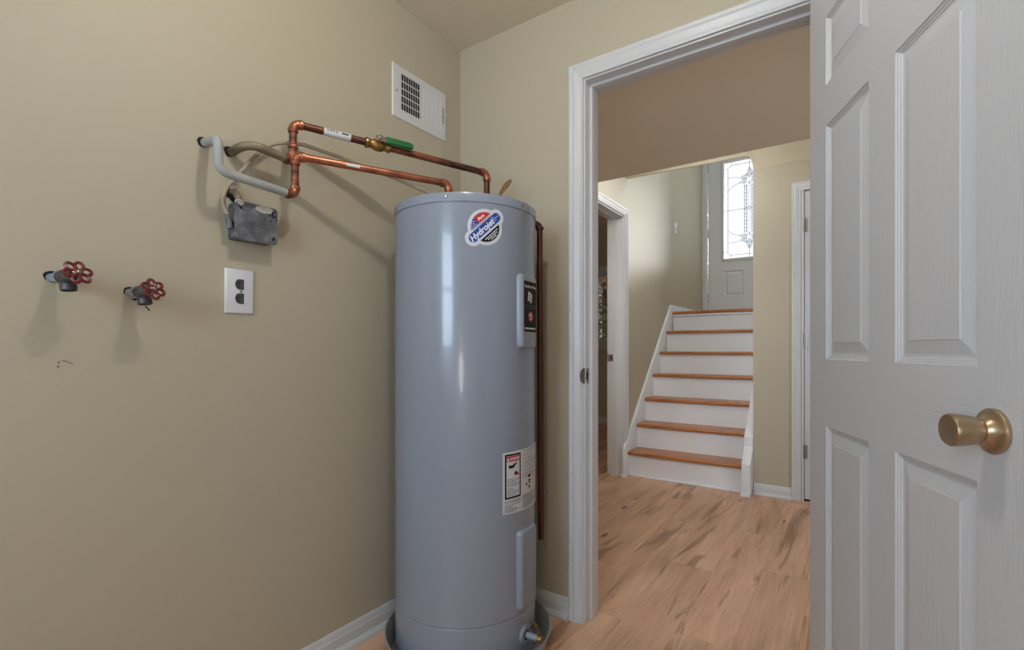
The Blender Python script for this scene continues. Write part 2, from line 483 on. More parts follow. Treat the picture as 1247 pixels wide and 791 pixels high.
# ------------------------------------------------------------------ floor with planks
fl = struct('floor', B((-3.5, 3.1, -2.98, 4.66, -.06, -.0125)), 'subfloor')
plank_cache = {}
def plank(x, y0, y1, x0=None, x1=None):
    x0 = x if x0 is None else max(x, x0); x1 = x + .19 if x1 is None else min(x + .19, x1)
    if x1 - x0 < .02 or y1 - y0 < .03: return
    key = (round(x1 - x0, 3), round(y1 - y0, 3))
    cx, cy = (x0 + x1) / 2, (y0 + y1) / 2
    if key not in plank_cache:
        a, b = key[0] / 2 - .0002, key[1] / 2 - .0002; e = .0006
        mb = MB()
        mb.add([(-a, -b, -.012), (a, -b, -.012), (a, b, -.012), (-a, b, -.012), (-a, -b, -e), (a, -b, -e), (a, b, -e), (-a, b, -e),
                (-a + e, -b + e, 0), (a - e, -b + e, 0), (a - e, b - e, 0), (-a + e, b - e, 0)],
               [(3, 2, 1, 0), (0, 1, 5, 4), (1, 2, 6, 5), (2, 3, 7, 6), (3, 0, 4, 7), (4, 5, 9, 8), (5, 6, 10, 9), (6, 7, 11, 10), (7, 4, 8, 11), (8, 9, 10, 11)])
        o = build('plank', mb, 'plank', fl, smooth=False, origin=(0, 0, 0)); plank_cache[key] = o
        c = o
    else:
        c = plank_cache[key].copy(); COL.objects.link(c)
    c.parent = fl
    c.matrix_basis = WM['floor'].inverted() @ Matrix.Translation((cx, cy, 0))
random.seed(5)
JOINT = {2: .107, 3: .725, 4: 1.36, 5: .88}     # end joints read from the photo, by row
for k in range(-3, 14):
    x = .337 + .19 * (k - 0)
    row = k + 0
    y = JOINT.get(row + 1, random.uniform(-.6, .6)) - 1.22 * 4
    while y < 2.2:
        a, b = max(y, -2.98), min(y + 1.22, 2.2)
        if b > a: plank(x, a, b, -.085, 2.9)
        y += 1.22
for k in range(0, 13):
    x = -.275 - .19 * k
    y = random.uniform(-.8, .2)
    while y < 4.66:
        a, b = max(y, .4), min(y + 1.22, 4.66)
        if b > a: plank(x, a, b, -2.6, -.085)
        y += 1.22

# ------------------------------------------------------------------ trims
CAS = [(0, 0), (0, .0155), (.003, .0175), (.009, .0175), (.013, .0160), (.016, .0135), (.019, .0150), (.022, .0158), (.026, .0148),
       (.036, .0122), (.044, .0105), (.047, .0085), (.051, .0105), (.055, .0100), (.057, .0085), (.057, 0)]
def casing(parent, s0, s1, zt, fn, mat='trim', names=('casing_leg', 'casing_head', 'casing_leg')):
    """mitred casing; s0/s1 outer edges along the wall, zt outer top; fn(s, h, z) -> world"""
    def strip(rows_a, rows_b, nm):
        mb = MB(); n = len(CAS); vs = rows_a + rows_b
        fs = [(i, i + 1, n + i + 1, n + i) for i in range(n - 1)] + [(n - 1, 0, n, 2 * n - 1), tuple(range(n)), tuple(range(n, 2 * n))[::-1]]
        mb.add(vs, fs); build(nm, mb, mat, parent, sharp=25)
    strip([fn(s0 + u, h, 0) for u, h in CAS], [fn(s0 + u, h, zt - u) for u, h in CAS], names[0])
    strip([fn(s0 + u, h, zt - u) for u, h in CAS], [fn(s1 - u, h, zt - u) for u, h in CAS], names[1])
    strip([fn(s1 - u, h, zt - u) for u, h in CAS], [fn(s1 - u, h, 0) for u, h in CAS], names[2])

# doorway between laundry and hall
t1 = thing('trim_1', (.552, 0, 0), 'white casing and jamb around the doorway from the laundry room to the hall', kind='structure')
casing(t1, .552, 1.443, 2.10, lambda s, h, z: (s, -h, z))
casing(t1, .552, 1.443, 2.10, lambda s, h, z: (s, .114 + h, z))
build('jamb', B((.597, .615, 0, .114, 0, 2.055)), 'trim', t1, bevel=.0015)
build('jamb', B((1.380, 1.398, 0, .114, 0, 2.055)), 'trim', t1, bevel=.0015)
build('jamb_head', B((.615, 1.380, 0, .114, 2.037, 2.055)), 'trim', t1, bevel=.0015)
build('door_stop', B((.615, .626, .037, .070, 0, 2.026)), 'trim', t1, bevel=.002)
build('door_stop', B((1.369, 1.380, .037, .070, 0, 2.026)), 'trim', t1, bevel=.002)
build('door_stop', B((.615, 1.380, .037, .070, 2.026, 2.037)), 'trim', t1, bevel=.002)
mb = MB()                                                     # strike plate with curved lip
pts = []
for i in range(9):
    a = PI / 2 + PI * i / 8
    pts.append((-.006 + .012 * math.cos(a), .9285 + .029 * math.sin(a)))
poly = [(.026, .9575)] + pts + [(.026, .8995)]
def strikefn(u, v, w_):
    lip = max(0, -u - .002)
    return (.615 + w_ - lip * .9, u, v)
mb.prism(poly, strikefn, .0002, .0018)
sp = build('strike_plate', mb, 'steel', t1)
build('latch_hole', B((.6166, .6172, .006, .018, .914, .943)), 'dark', sp)
for z in (.906, .951):
    build('screw', MB().lathe([(.0001, .0012), (.003, .001), (.0035, 0)], (.6167, .012, z), (1, 0, 0), 12), 'chrome', sp)

# doorway hall -> den (in the left hall wall)
t2 = thing('trim_2', (-.085, 2.2, 0), 'white casing and jamb around the open doorway beside the staircase', kind='structure')
casing(t2, 1.298, 2.187, 2.169, lambda s, h, z: (-.085 + h, s, z))
casing(t2, 1.298, 2.187, 2.169, lambda s, h, z: (-.225 - h, s, z))
build('jamb', B((-.225, -.085, 2.118, 2.130, 0, 2.112)), 'trim', t2, bevel=.001)
build('jamb', B((-.225, -.085, 1.355, 1.368, 0, 2.112)), 'trim', t2, bevel=.001)
build('jamb_head', B((-.225, -.085, 1.368, 2.118, 2.100, 2.112)), 'trim', t2, bevel=.001)
build('door_stop', B((-.172, -.138, 2.115, 2.118, 0, 2.09)), 'trim', t2, bevel=.002)
build('door_stop', B((-.172, -.138, 1.368, 2.118, 2.09, 2.100)), 'trim', t2, bevel=.002)
sp = build('strike_plate', B((-.222, -.178, 2.1155, 2.118, .93, .988)), 'steel', t2, bevel=.0008)
build('latch_hole', B((-.196, -.184, 2.115, 2.1156, .944, .974)), 'dark', sp)

# doorway at right of the hall, closed door
t3 = thing('trim_3', (1.1, 2.2, 0), 'white casing around the closed door right of the staircase', kind='structure')
casing(t3, 1.096, 2.009, 2.166, lambda s, h, z: (s, 2.2 - h, z))
build('jamb', B((1.155, 1.169, 2.192, 2.31, 0, 2.12)), 'trim', t3, bevel=.001)
build('jamb', B((1.936, 1.95, 2.192, 2.31, 0, 2.12)), 'trim', t3, bevel=.001)
build('jamb_head', B((1.169, 1.936, 2.192, 2.31, 2.107, 2.12)), 'trim', t3, bevel=.001)

# baseboards : body + quarter-round shoe
BBP = [(0, 0), (.012, 0), (.012, .052), (.0095, .055), (.0095, .059), (.0075, .064), (.0075, .068), (.0055, .073), (.003, .077), (0, .077)]
SHOE = [(.0118, 0), (.028, 0), (.0278, .006), (.026, .011), (.0225, .0155), (.018, .0185), (.0118, .02)]
def baseboard(name, fn, a, b, label=None, sc=1.0):
    o = thing(name, fn(0, (a + b) / 2, 0), label, kind='structure')
    build('board', MB().prism([(h * 1, z * sc) for h, z in BBP], lambda u, v, w_: fn(u, w_, v), a, b), 'trim', o, sharp=25)
    build('shoe_moulding', MB().prism(SHOE, lambda u, v, w_: fn(u, w_, v), a, b), 'trim', o, sharp=25)
baseboard('baseboard_left', lambda h, s, z: (h, s, z), -2.98, 0)
baseboard('baseboard_far', lambda h, s, z: (s, -h, z), .03, .552)
baseboard('baseboard_far_right', lambda h, s, z: (s, -h, z), 1.443, 2.3)
baseboard('baseboard_right', lambda h, s, z: (2.3 - h, s, z), -2.98, -.03)
baseboard('baseboard_back', lambda h, s, z: (s, -2.98 + h, z), .03, 2.27)
baseboard('baseboard_hall_far', lambda h, s, z: (s, 2.2 - h, z), .862, 1.096)
baseboard('baseboard_hall_left', lambda h, s, z: (-.085 + h, s, z), .114, 1.298)
baseboard('baseboard_den', lambda h, s, z: (s, 4.66 - h, z), -3.5, -.225, sc=1.25)
baseboard('baseboard_den_hall', lambda h, s, z: (-.225 - h, s, z), 2.25, 4.62, sc=1.25)

# ------------------------------------------------------------------ panelled doors
def panel_door_mesh(W, H, th, panels, depth=.009):
    """door slab, face at local y=0 (seen) and y=th; panels are (x0,x1,z0,z1) with moulded sticking and raised fields"""
    mb = MB()
    xs = sorted({0, W} | {p[0] for p in panels} | {p[1] for p in panels})
    zs = sorted({0, H} | {p[2] for p in panels} | {p[3] for p in panels})
    prof = [(0, 0), (.002, .0030), (.0045, .0033), (.0065, .0060), (.009, .0063), (.011, .0085), (.014, .009), (.0175, .009), (.042, .0032), (.0435, .0018), (.046, .0018)]
    for side in (0, 1):
        yy = (lambda d: d) if side == 0 else (lambda d: th - d)
        for i in range(len(xs) - 1):
            for j in range(len(zs) - 1):
                xm, zm = (xs[i] + xs[i + 1]) / 2, (zs[j] + zs[j + 1]) / 2
                if any(p[0] < xm < p[1] and p[2] < zm < p[3] for p in panels): continue
                inside_cols = any(p[0] < xm < p[1] for p in panels) or (panels and min(p[0] for p in panels) < xm < max(p[1] for p in panels) and not any(p[2] < zm < p[3] for p in panels))
                mi = 1 if inside_cols else 0
                q = [(xs[i], yy(0), zs[j]), (xs[i + 1], yy(0), zs[j]), (xs[i + 1], yy(0), zs[j + 1]), (xs[i], yy(0), zs[j + 1])]
                mb.add(q, [(0, 1, 2, 3) if side == 0 else (3, 2, 1, 0)], mi)
        for x0, x1, z0, z1 in panels:
            rings = []
            for o, d in prof:
                rings.append([(x0 + o, yy(d), z0 + o), (x1 - o, yy(d), z0 + o), (x1 - o, yy(d), z1 - o), (x0 + o, yy(d), z1 - o)])
            for a, b in zip(rings, rings[1:]):
                for k in range(4):
                    k2 = (k + 1) % 4
                    f = (0, 1, 2, 3) if side == 0 else (3, 2, 1, 0)
                    mb.add([a[k], a[k2], b[k2], b[k]], [f], 0)
            mb.add(rings[-1], [(0, 1, 2, 3) if side == 0 else (3, 2, 1, 0)], 0)
    e = [((0, 0), (0, H)), ((W, H), (W, 0))]
    mb.add([(0, 0, 0), (0, th, 0), (0, th, H), (0, 0, H)], [(3, 2, 1, 0)])
    mb.add([(W, 0, 0), (W, th, 0), (W, th, H), (W, 0, H)], [(0, 1, 2, 3)])
    mb.add([(0, 0, 0), (W, 0, 0), (W, th, 0), (0, th, 0)], [(3, 2, 1, 0)])
    mb.add([(0, 0, H), (W, 0, H), (W, th, H), (0, th, H)], [(0, 1, 2, 3)])
    return mb
def xform(mb, mw):
    mb.v = [mw @ p for p in mb.v]; return mb

SIX = [(.108, .335, z0, z1) for z0, z1 in ((.235, .825), (1.002, 1.619), (1.727, 1.905))] + \
      [(.439, .667, z0, z1) for z0, z1 in ((.235, .825), (1.002, 1.619), (1.727, 1.905))]
d1 = thing('door_1', (1.3396, -.03, 0), 'open white six panel door with bronze knob at the right edge', 'door', rz=math.atan2(-.9225, .386), kind='structure')
W1 = WM['door_1']
def dm(mb): return xform(mb, W1)
six = [(a, b, c - .012, d - .012) for a, b, c, d in SIX]
mb = panel_door_mesh(.759, 2.018, .035, six)
for p in mb.v: p.z += .012
build('slab', dm(mb), ['door_v', 'door_h'], d1, sharp=20)
kz, ks = .9085, .703
ro = build('rosette', dm(MB().lathe([(.001, 0), (.0330, 0), (.0335, .002), (.0335, .0055), (.0318, .0072), (.0295, .0078), (.0262, .0085), (.0215, .0115), (.0178, .0155), (.0152, .0205), (.0142, .0245), (.001, .0245)], (ks, 0, kz), (0, -1, 0), 56)), 'bronze', d1)
kb = build('door_knob', dm(MB().lathe([(.001, .0180), (.0155, .0180), (.0185, .0205), (.0200, .025), (.0216, .032), (.0230, .040), (.0239, .048), (.0243, .054), (.0240, .0576), (.0231, .0594), (.0218, .0600), (.0208, .0596), (.012, .0582), (.001, .0572)], (ks, 0, kz), (0, -1, 0), 56)), 'bronze', d1)
build('door_knob', dm(MB().lathe([(.001, 0), (.0330, 0), (.0335, .0055), (.0295, .0078), (.0178, .0155), (.0142, .0245), (.0188, .031), (.0238, .047), (.0240, .0568), (.0214, .0598), (.001, .0535)], (ks, .035, kz), (0, 1, 0), 40)), 'bronze', d1)
build('latch_plate', dm(B((.7585, .7598, .006, .029, kz - .028, kz + .028))), 'bronze', d1)
for z in (.22, 1.02, 1.82):
    build('hinge', dm(MB().lathe([(.0055, 0), (.0055, .089)], (-.0065, .0425, z), (0, 0, 1), 16)), 'bronze', d1)

d3 = thing('door_3', (1.171, 2.2, 0), 'closed white door with steel hinges right of the staircase', 'door', kind='structure')
six3 = [(a, b, c - .012, d - .012) for a, b, c, d in SIX]
build('slab', xform(panel_door_mesh(.762, 2.085, .035, six3), Matrix.Translation((1.172, 2.2, .015))), ['door_v', 'door_h'], d3, sharp=20)
for z in (.335, 1.09, 1.87):
    h = MB().lathe([(.006, 0), (.006, .09)], (1.171, 2.193, z - .045), (0, 0, 1), 14)
    h.box(1.171, 1.190, 2.1955, 2.1995, z - .045, z + .045)
    build('hinge', h, 'steel', d3)

# ------------------------------------------------------------------ front door with leaded glass
d2 = thing('door_2', (-.012, 4.655, LZ), 'white front door with leaded oval patterned glass at the top of the stairs', 'door', kind='structure')
d2['label'] = 'white front door with frosted leaded glass at the top of the stairs'
t4 = thing('trim_4', (-.02, 4.66, LZ), 'white frame of the front door at the top of the stairs', kind='structure')
build('jamb', B((-.0835, -.018, 4.63, 4.66, LZ, 3.52)), 'trim', t4, bevel=.002)
build('weather_strip', B((-.0805, -.0125, 4.70, 4.72, LZ, 3.50), (.905, .93, 4.70, 4.72, LZ, 3.50)), 'blackrubber', t4)
build('jamb', B((.918, .985, 4.63, 4.66, LZ, 3.52)), 'trim', t4, bevel=.002)
build('jamb_head', B((-.018, .918, 4.63, 4.66, 3.475, 3.52)), 'trim', t4, bevel=.002)
GX0, GX1, GZ0, GZ1 = .166, .722, 2.112, 3.272
mb = MB()
FX0, FX1, FZ0, FZ1 = -.012, .912, LZ + .02, 3.468
for b_ in ((FX0, GX0, FZ0, FZ1), (GX1, FX1, FZ0, FZ1), (GX0, GX1, GZ1, FZ1)):
    mb.box(b_[0], b_[1], 4.655, 4.699, b_[2], b_[3])
build('slab', mb, 'doorplain', d2)
# lower part with two embossed square panels
lp = panel_door_mesh(GX1 - GX0, GZ0 - FZ0, .044, [(-.02 + .005 + .0, .205, .235, .54)] if False else [(.003, .212, .235, .54), (.344, .553, .235, .54)])
build('lower_panel', xform(lp, Matrix.Translation((GX0, 4.655, FZ0))), ['doorplain', 'doorplain'], d2, sharp=20)
# glazing frame
mb = MB()
e = .026
for b_ in ((GX0 - e, GX0 + .004, GZ0 - e, GZ1 + e), (GX1 - .004, GX1 + e, GZ0 - e, GZ1 + e), (GX0, GX1, GZ0 - e, GZ0 + .004), (GX0, GX1, GZ1 - .004, GZ1 + e)):
    mb.box(b_[0], b_[1], 4.643, 4.655, b_[2], b_[3])
build('glazing_frame', mb, 'doorplain', d2, bevel=.003)
gp = build('glass_pane', B((GX0, GX1, 4.668, 4.672, GZ0, GZ1)), 'frost', d2)
# leading : drawn on one half and mirrored
gcx, gcz = (GX0 + GX1) / 2, (GZ0 + GZ1) / 2
hw, hh = (GX1 - GX0) / 2, (GZ1 - GZ0) / 2
lead = MB()
def came(pts, r=.0028):
    for sx in (1, -1):
        lead.tube([(gcx + sx * u, 4.666, gcz + v) for u, v in pts], r, 6)
def arc(cx, cz, r_, a0, a1, n=8): return [(cx + r_ * math.cos(R(a0 + (a1 - a0) * i / n)), cz + r_ * math.sin(R(a0 + (a1 - a0) * i / n))) for i in range(n + 1)]
bx, bz = hw - .042, hh - .045
for sz in (1, -1):
    came([(0, sz * bz), (bx - .04, sz * bz)])
    came([(bx, 0), (bx, sz * (bz - .04))])
    came([(u, sz * v) for u, v in arc(hw, hh, .085, 180, 270)])
    came([(0, sz * hh), (0, sz * .43)])
    # arcs from border to the tulip
    came([(u, sz * v) for u, v in smooth_path([(bx, .385, 0), (.19, .392, 0), (.10, .372, 0), (.055, .345, 0)]) for u, v in [(u, v)]] if False else [(p.x, sz * p.y) for p in smooth_path([(bx, .385, 0), (.19, .392, 0), (.10, .372, 0), (.055, .345, 0)])])
    came([(p.x, sz * p.y) for p in smooth_path([(bx, .235, 0), (.18, .285, 0), (.10, .315, 0)])])
    # tulip : tip bud, side leaves
    came([(p.x, sz * p.y) for p in smooth_path([(0, .475, 0), (.024, .445, 0), (.030, .410, 0), (.014, .375, 0), (0, .36, 0)])])
    came([(p.x, sz * p.y) for p in smooth_path([(.018, .405, 0), (.05, .395, 0), (.085, .378, 0), (.06, .352, 0), (.02, .345, 0)])])
    came([(p.x, sz * p.y) for p in smooth_path([(.02, .345, 0), (.06, .348, 0), (.105, .312, 0), (.06, .302, 0), (.015, .318, 0), (0, .285, 0)])])
    came([(.026, 0), (.026, sz * .295)]); came([(.058, 0), (.058, sz * .300)])
came([(hw, 0), (.02, 0)]); came([(0, .022), (.02, 0), (0, -.022)])
came([(.008, -.285), (.008, .285)], .0018)
build('leading', lead, 'lead', gp)
# bevelled jewels
def jewel(pts):
    for sx in (1, -1):
        n = len(pts)
        c = (sum(p[0] for p in pts) / n, sum(p[1] for p in pts) / n)
        vs = [(gcx + sx * u, 4.668, gcz + v) for u, v in pts] + [(gcx + sx * (c[0] + (u - c[0]) * .55), 4.662, gcz + c[1] + (v - c[1]) * .55) for u, v in pts]
        fs = [(i, (i + 1) % n, n + (i + 1) % n, n + i) for i in range(n)] + [tuple(range(n, 2 * n))]
        mb_ = MB().add(vs, fs); build('bevelled_jewel', mb_, 'bevelglass', gp, smooth=False)
for sz in (1, -1):
    jewel([(0, sz * .47), (.022, sz * .44), (.026, sz * .41), (.012, sz * .378), (0, sz * .365)])
    jewel([(.022, sz * .40), (.05, sz * .392), (.08, sz * .377), (.055, sz * .356), (.022, sz * .35)])
    jewel([(.022, sz * .34), (.06, sz * .342), (.098, sz * .313), (.06, sz * .306), (.02, sz * .318)])
for i in range(14):
    z = -.285 + i * .0407
    jewel([(.029, z), (.055, z), (.055, z + .036), (.029, z + .036)] if i % 2 else [(.029, z), (.055, z + .012), (.055, z + .036), (.029, z + .03)])
for z in (1.653, 2.438, 3.232):
    build('hinge', MB().lathe([(.007, 0), (.007, .10)], (-.0165, 4.645, z - .05), (0, 0, 1), 14), 'steel', d2)
build('door_knob', MB().lathe([(.001, 0), (.033, 0), (.033, .006), (.013, .012), (.013, .03), (.026, .042), (.026, .055), (.02, .062), (.001, .062)], (.85, 4.655, LZ + .95), (0, -1, 0), 28), 'bronze', d2)

# ------------------------------------------------------------------ windows
def window(name, x0, x1, z0, z1, yin, yout, s, label, muntin=False):
    """double-hung; yin = face of the room wall, s = +1 when outside is +y"""
    o = thing(name, ((x0 + x1) / 2, yin, z0), label, kind='structure')
    Y = lambda d: yin + s * d
    def bx(nm, a, b, d0, d1, c, d, mat='trim', bevel=.002, par=o):
        y0, y1 = sorted((Y(d0), Y(d1)))
        return build(nm, B((a, b, y0, y1, c, d)), mat, par, bevel=bevel)
    # casing on the wall
    bx('casing', x0 - .07, x0, -.016, 0, z0 - .03, z1 + .075); bx('casing', x1, x1 + .07, -.016, 0, z0 - .03, z1 + .075)
    bx('casing', x0, x1, -.016, 0, z1, z1 + .075)
    bx('window_sill', x0 - .09, x1 + .09, -.045, 0, z0 - .03, z0)
    bx('apron', x0 - .07, x1 + .07, -.014, 0, z0 - .105, z0 - .03)
    bx('jamb', x0, x0 + .015, 0, .12, z0, z1, bevel=0); bx('jamb', x1 - .015, x1, 0, .12, z0, z1, bevel=0)
    bx('jamb_head', x0 + .015, x1 - .015, 0, .12, z1 - .015, z1, bevel=0); bx('jamb_sill', x0 + .015, x1 - .015, 0, .12, z0, z0 + .02, bevel=0)
    zm = (z0 + z1) / 2
    for nm, a, b, d in (('lower_sash', z0 + .02, zm + .02, .03), ('upper_sash', zm - .02, z1 - .015, .07)):
        q = MB(); yy = sorted((Y(d), Y(d + .035))); w_ = .038
        xa, xb = x0 + .015, x1 - .015
        q.box(xa, xa + w_, *yy, a, b); q.box(xb - w_, xb, *yy, a, b); q.box(xa + w_, xb - w_, *yy, a, a + w_); q.box(xa + w_, xb - w_, *yy, b - w_, b)
        so = build(nm, q, 'trim', o)
        yp = sorted((Y(d + .014), Y(d + .02)))
        build('pane', B((xa + w_, xb - w_, *yp, a + w_, b - w_)), 'pane', so)
window('window_1', -2.0, -.90, 1.14, 2.10, 4.66, 4.8, 1, 'white double hung window seen through the doorway beside the stairs')
window('window_2', .5, 1.34, 1.0, 2.03, -2.98, -3.1, -1, 'white double hung window in the back wall of the laundry room')

# ------------------------------------------------------------------ staircase
XL, XR = -.0625, .797
st = thing('staircase', (.36, 2.16, 0), 'white staircase with seven orange brown oak treads rising to the front door', 'staircase')
RISE, RUN, YN = .2014, .2005, 2.143
for k in range(7):
    zt = (k + 1) * RISE; yn = YN + k * RUN
    yb = yn + RUN + .045 if k < 6 else yn + .12
    prof = [(yn + .004, zt - .027), (yn, zt - .021), (yn - .001, zt - .0135), (yn, zt - .006), (yn + .005, zt), (yb, zt), (yb, zt - .027)]
    build('tread' if k < 6 else 'landing_nosing', MB().prism(prof, lambda u, v, w_: (w_, u, v), XL, XR), 'tread', st, sharp=50)
    build('riser', B((XL, XR, yn + .03, yn + .048, k * RISE, zt - .027)), 'riser', st)
build('cove_moulding', B((XL, XR, YN + 6 * RUN + .012, YN + 6 * RUN + .03, 7 * RISE - .05, 7 * RISE - .027)), 'riser', st, bevel=.006)
build('base_strip', B((XL, XR, YN + .018, YN + .03, 0, .014)), 'riser', st, bevel=.003)
build('landing', B((-.0845, 2.3, YN + 6 * RUN + .12, 4.655, LZ - .12, LZ)), 'tread', st)
def skirt(x0, x1, nm, top):
    build(nm, MB().prism(top, lambda u, v, w_: (w_, u, v), x0, x1), 'riser', st, bevel=.003, sharp=30)
skL = [(2.09, 0), (2.09, .232)]
skL += [(3.334, 1.479), (4.625, 1.482), (4.625, LZ), (3.36, LZ - .1), (3.36, LZ - .3)]
skirt(-.0845, XL, 'skirt_board', skL + [(2.4, 0)])
build('skirt_plinth', B((-.092, -.048, 2.076, 2.09, 0, .022)), 'riser', st, bevel=.002)
skR = [(2.085, 0), (2.085, .222), (2.19, .222 + .105 * 1.0045), (2.19, .40), (3.34, 1.47), (3.34, LZ - .3), (2.4, 0)]
skirt(XR + .0005, .8545, 'skirt_board', skR)
build('skirt_plinth', B((.794, .856, 2.070, 2.085, 0, .022)), 'riser', st, bevel=.002)

# light switch on the stair wall
sw = thing('light_switch', (-.085, 3.53, 2.235), 'white light switch plate on the wall above the stairs', 'light switch')
build('cover_plate', B((-.085, -.079, 3.495, 3.567, 2.235, 2.352)), 'plastic', sw, bevel=.002)
build('toggle', B((-.079, -.066, 3.526, 3.536, 2.283, 2.302)), 'plastic', sw, bevel=.002)

# ------------------------------------------------------------------ water heater
HX, HY, HR = .32, -.341, .244
def cyl(ang, z, r=HR): a = R(ang); return (HX + r * math.cos(a), HY + r * math.sin(a), z)
wh = thing('water_heater', (HX, HY, .012), 'tall grey cylindrical water heater standing in a metal drain pan', 'water heater')
build('tank', MB().lathe([(.001, .012), (HR - .006, .012), (HR - .001, .018), (HR - .001, .024), (HR - .001, .172), (HR - .001, .176), (HR - .0022, .178), (HR, .181), (HR, .186), (HR, 1.470), (HR, 1.478), (.001, 1.478)], (HX, HY, 0), (0, 0, 1), 128), 'tank', wh, sharp=40)
build('top_cap', MB().lathe([(HR + .0005, 1.4775), (HR + .0025, 1.477), (HR + .0025, 1.500), (HR + .001, 1.5045), (HR - .006, 1.506), (.001, 1.506)], (HX, HY, 0), (0, 0, 1), 128), 'tank', wh, sharp=50)
def outward(ang): a = R(ang); return Vector((math.cos(a), math.sin(a), 0))
for a in (-64.1, -3.3, -118, 57):
    build('cap_screw', MB().lathe([(.0045, 0), (.0045, .002), (.003, .0035), (.0005, .0038)], cyl(a, 1.492, HR + .0026), outward(a), 14), 'chrome', wh)
    
def access_panel(z0, z1, ang, h, w_, toff):
    n = outward(ang); t = Vector((-n.y, n.x, 0)); c0 = Vector((HX, HY, 0)) + n * h + t * toff
    rad = .014
    rr = []
    for (cu, cv, a0) in ((w_ / 2 - rad, z1 - rad, 0), (-w_ / 2 + rad, z1 - rad, 90), (-w_ / 2 + rad, z0 + rad, 180), (w_ / 2 - rad, z0 + rad, 270)):
        for i in range(6):
            a = R(a0 + 18 * i); rr.append((cu + rad * math.cos(a), cv + rad * math.sin(a)))
    mb = MB(); nn = len(rr); rings = []
    for inset, d in ((-.006, -.030), (-.004, -.016), (-.002, -.008), (.0015, -.002), (.005, 0)):
        ring = []
        for u, v in rr:
            cu, cv = 0, (z0 + z1) / 2
            su = (w_ / 2 - inset) / (w_ / 2); sv = ((z1 - z0) / 2 - inset) / ((z1 - z0) / 2)
            p = c0 + t * (u * su) + n * d; ring.append((p.x, p.y, cv + (v - cv) * sv))
        rings.append(ring)
    vs = sum(rings, []); fs = []
    for j in range(len(rings) - 1):
        for k in range(nn):
            k2 = (k + 1) % nn; fs.append((j * nn + k, j * nn + k2, (j + 1) * nn + k2, (j + 1) * nn + k))
    fs.append(tuple((len(rings) - 1) * nn + k for k in range(nn)))
    mb.add(vs, fs)
    return mb, n, t, c0
mb, n_, t_, c_ = access_panel(1.034, 1.268, 7, .254, .104, -.010)
ap = build('access_panel', mb, 'tankpart', wh, sharp=40)
def on_panel(u, v, off, c=c_, n=n_, t=t_): p = c + t * u + n * off; return (p.x, p.y, v)
def flat(name, poly, off, mat, par, fn):
    mb = MB(); mb.add([fn(u, v, off) for u, v in poly], [tuple(range(len(poly)))])
    return build(name, mb, mat, par, smooth=False, keepn=True)
def rrect(u0, u1, v0, v1, r=.004, n=4):
    out = []
    for cu, cv, a0 in ((u1 - r, v1 - r, 0), (u0 + r, v1 - r, 90), (u0 + r, v0 + r, 180), (u1 - r, v0 + r, 270)):
        out += [(cu + r * math.cos(R(a0 + 90 * i / n)), cv + r * math.sin(R(a0 + 90 * i / n))) for i in range(n + 1)]
    return out
lab = flat('panel_label', rrect(-.046, .0500, 1.082, 1.2515), .0003, 'gold', ap, on_panel)
lab['label'] = 'black label with white lettering and red badge'
flat('label_field', rrect(-.044, .0480, 1.0845, 1.2490), .0006, 'sblack', ap, on_panel)
def panel_text(txt, size, u, v, mat, off=.0009, bold=0, par=None, shear=0):
    vs, fs = text2d(txt, size, shear, bold)
    mb = MB().add([on_panel(a + u, b + v, off) for a, b in vs], fs)
    return build('lettering', mb, mat, par or ap, smooth=False, keepn=True)
panel_text('Bradford White', .0128, .002, 1.2315, 'swhite', bold=.0002, shear=.2)
flag = []
for i in range(9): t = i / 8; flag.append((-.014 + .030 * t, 1.2125 + .004 * math.sin(t * 6)))
fl2 = [(u - .004, v - .030) for u, v in flag][::-1]
flat('emblem', flag + fl2, .0009, 'spink', ap, on_panel)
for j in range(3):
    flat('emblem_stripe', [(-.009, 1.2035 - j * .007), (.009, 1.2055 - j * .007), (.009, 1.203 - j * .007), (-.009, 1.201 - j * .007)], .0011, 'sgrey', ap, on_panel)
for v in (1.1690, 1.1620):
    flat('rule', [(-.036, v), (.042, v), (.042, v + .0008), (-.036, v + .0008)], .0009, 'sgrey', ap, on_panel)
flat('badge', [(.004 + .0165 * math.cos(R(a)), 1.1355 + .0165 * math.sin(R(a))) for a in range(0, 360, 15)], .0009, 'sred', ap, on_panel)
panel_text('PRO', .0135, .004, 1.1385, 'swhite', .0012, .0002)
for u in range(3): flat('badge_print', [(-.004 + u * .0065, 1.126), (.0005 + u * .0065, 1.126), (.0005 + u * .0065, 1.1295), (-.004 + u * .0065, 1.1295)], .0012, 'swhite', ap, on_panel)
random.seed(2)
u = -.038
while u < .038:
    w_ = random.uniform(.004, .009)
    flat('small_print', [(u, 1.0935), (u + w_, 1.0935), (u + w_, 1.0985), (u, 1.0985)], .0009, 'swhite', ap, on_panel); u += w_ + .002
build('panel_screw', MB().lathe([(.0045, 0), (.0045, .002), (.002, .0035), (.0005, .0036)], cyl(4, 1.279), outward(4), 14), 'chrome', wh)
mb, n2, t2_, c2 = access_panel(.197, .445, 7, .254, .108, -.010)
build('access_panel', mb, 'tankpart', wh, sharp=40)
build('panel_screw', MB().lathe([(.0045, 0), (.0045, .002), (.002, .0035), (.0005, .0036)], cyl(4, .455), outward(4), 14), 'chrome', wh)

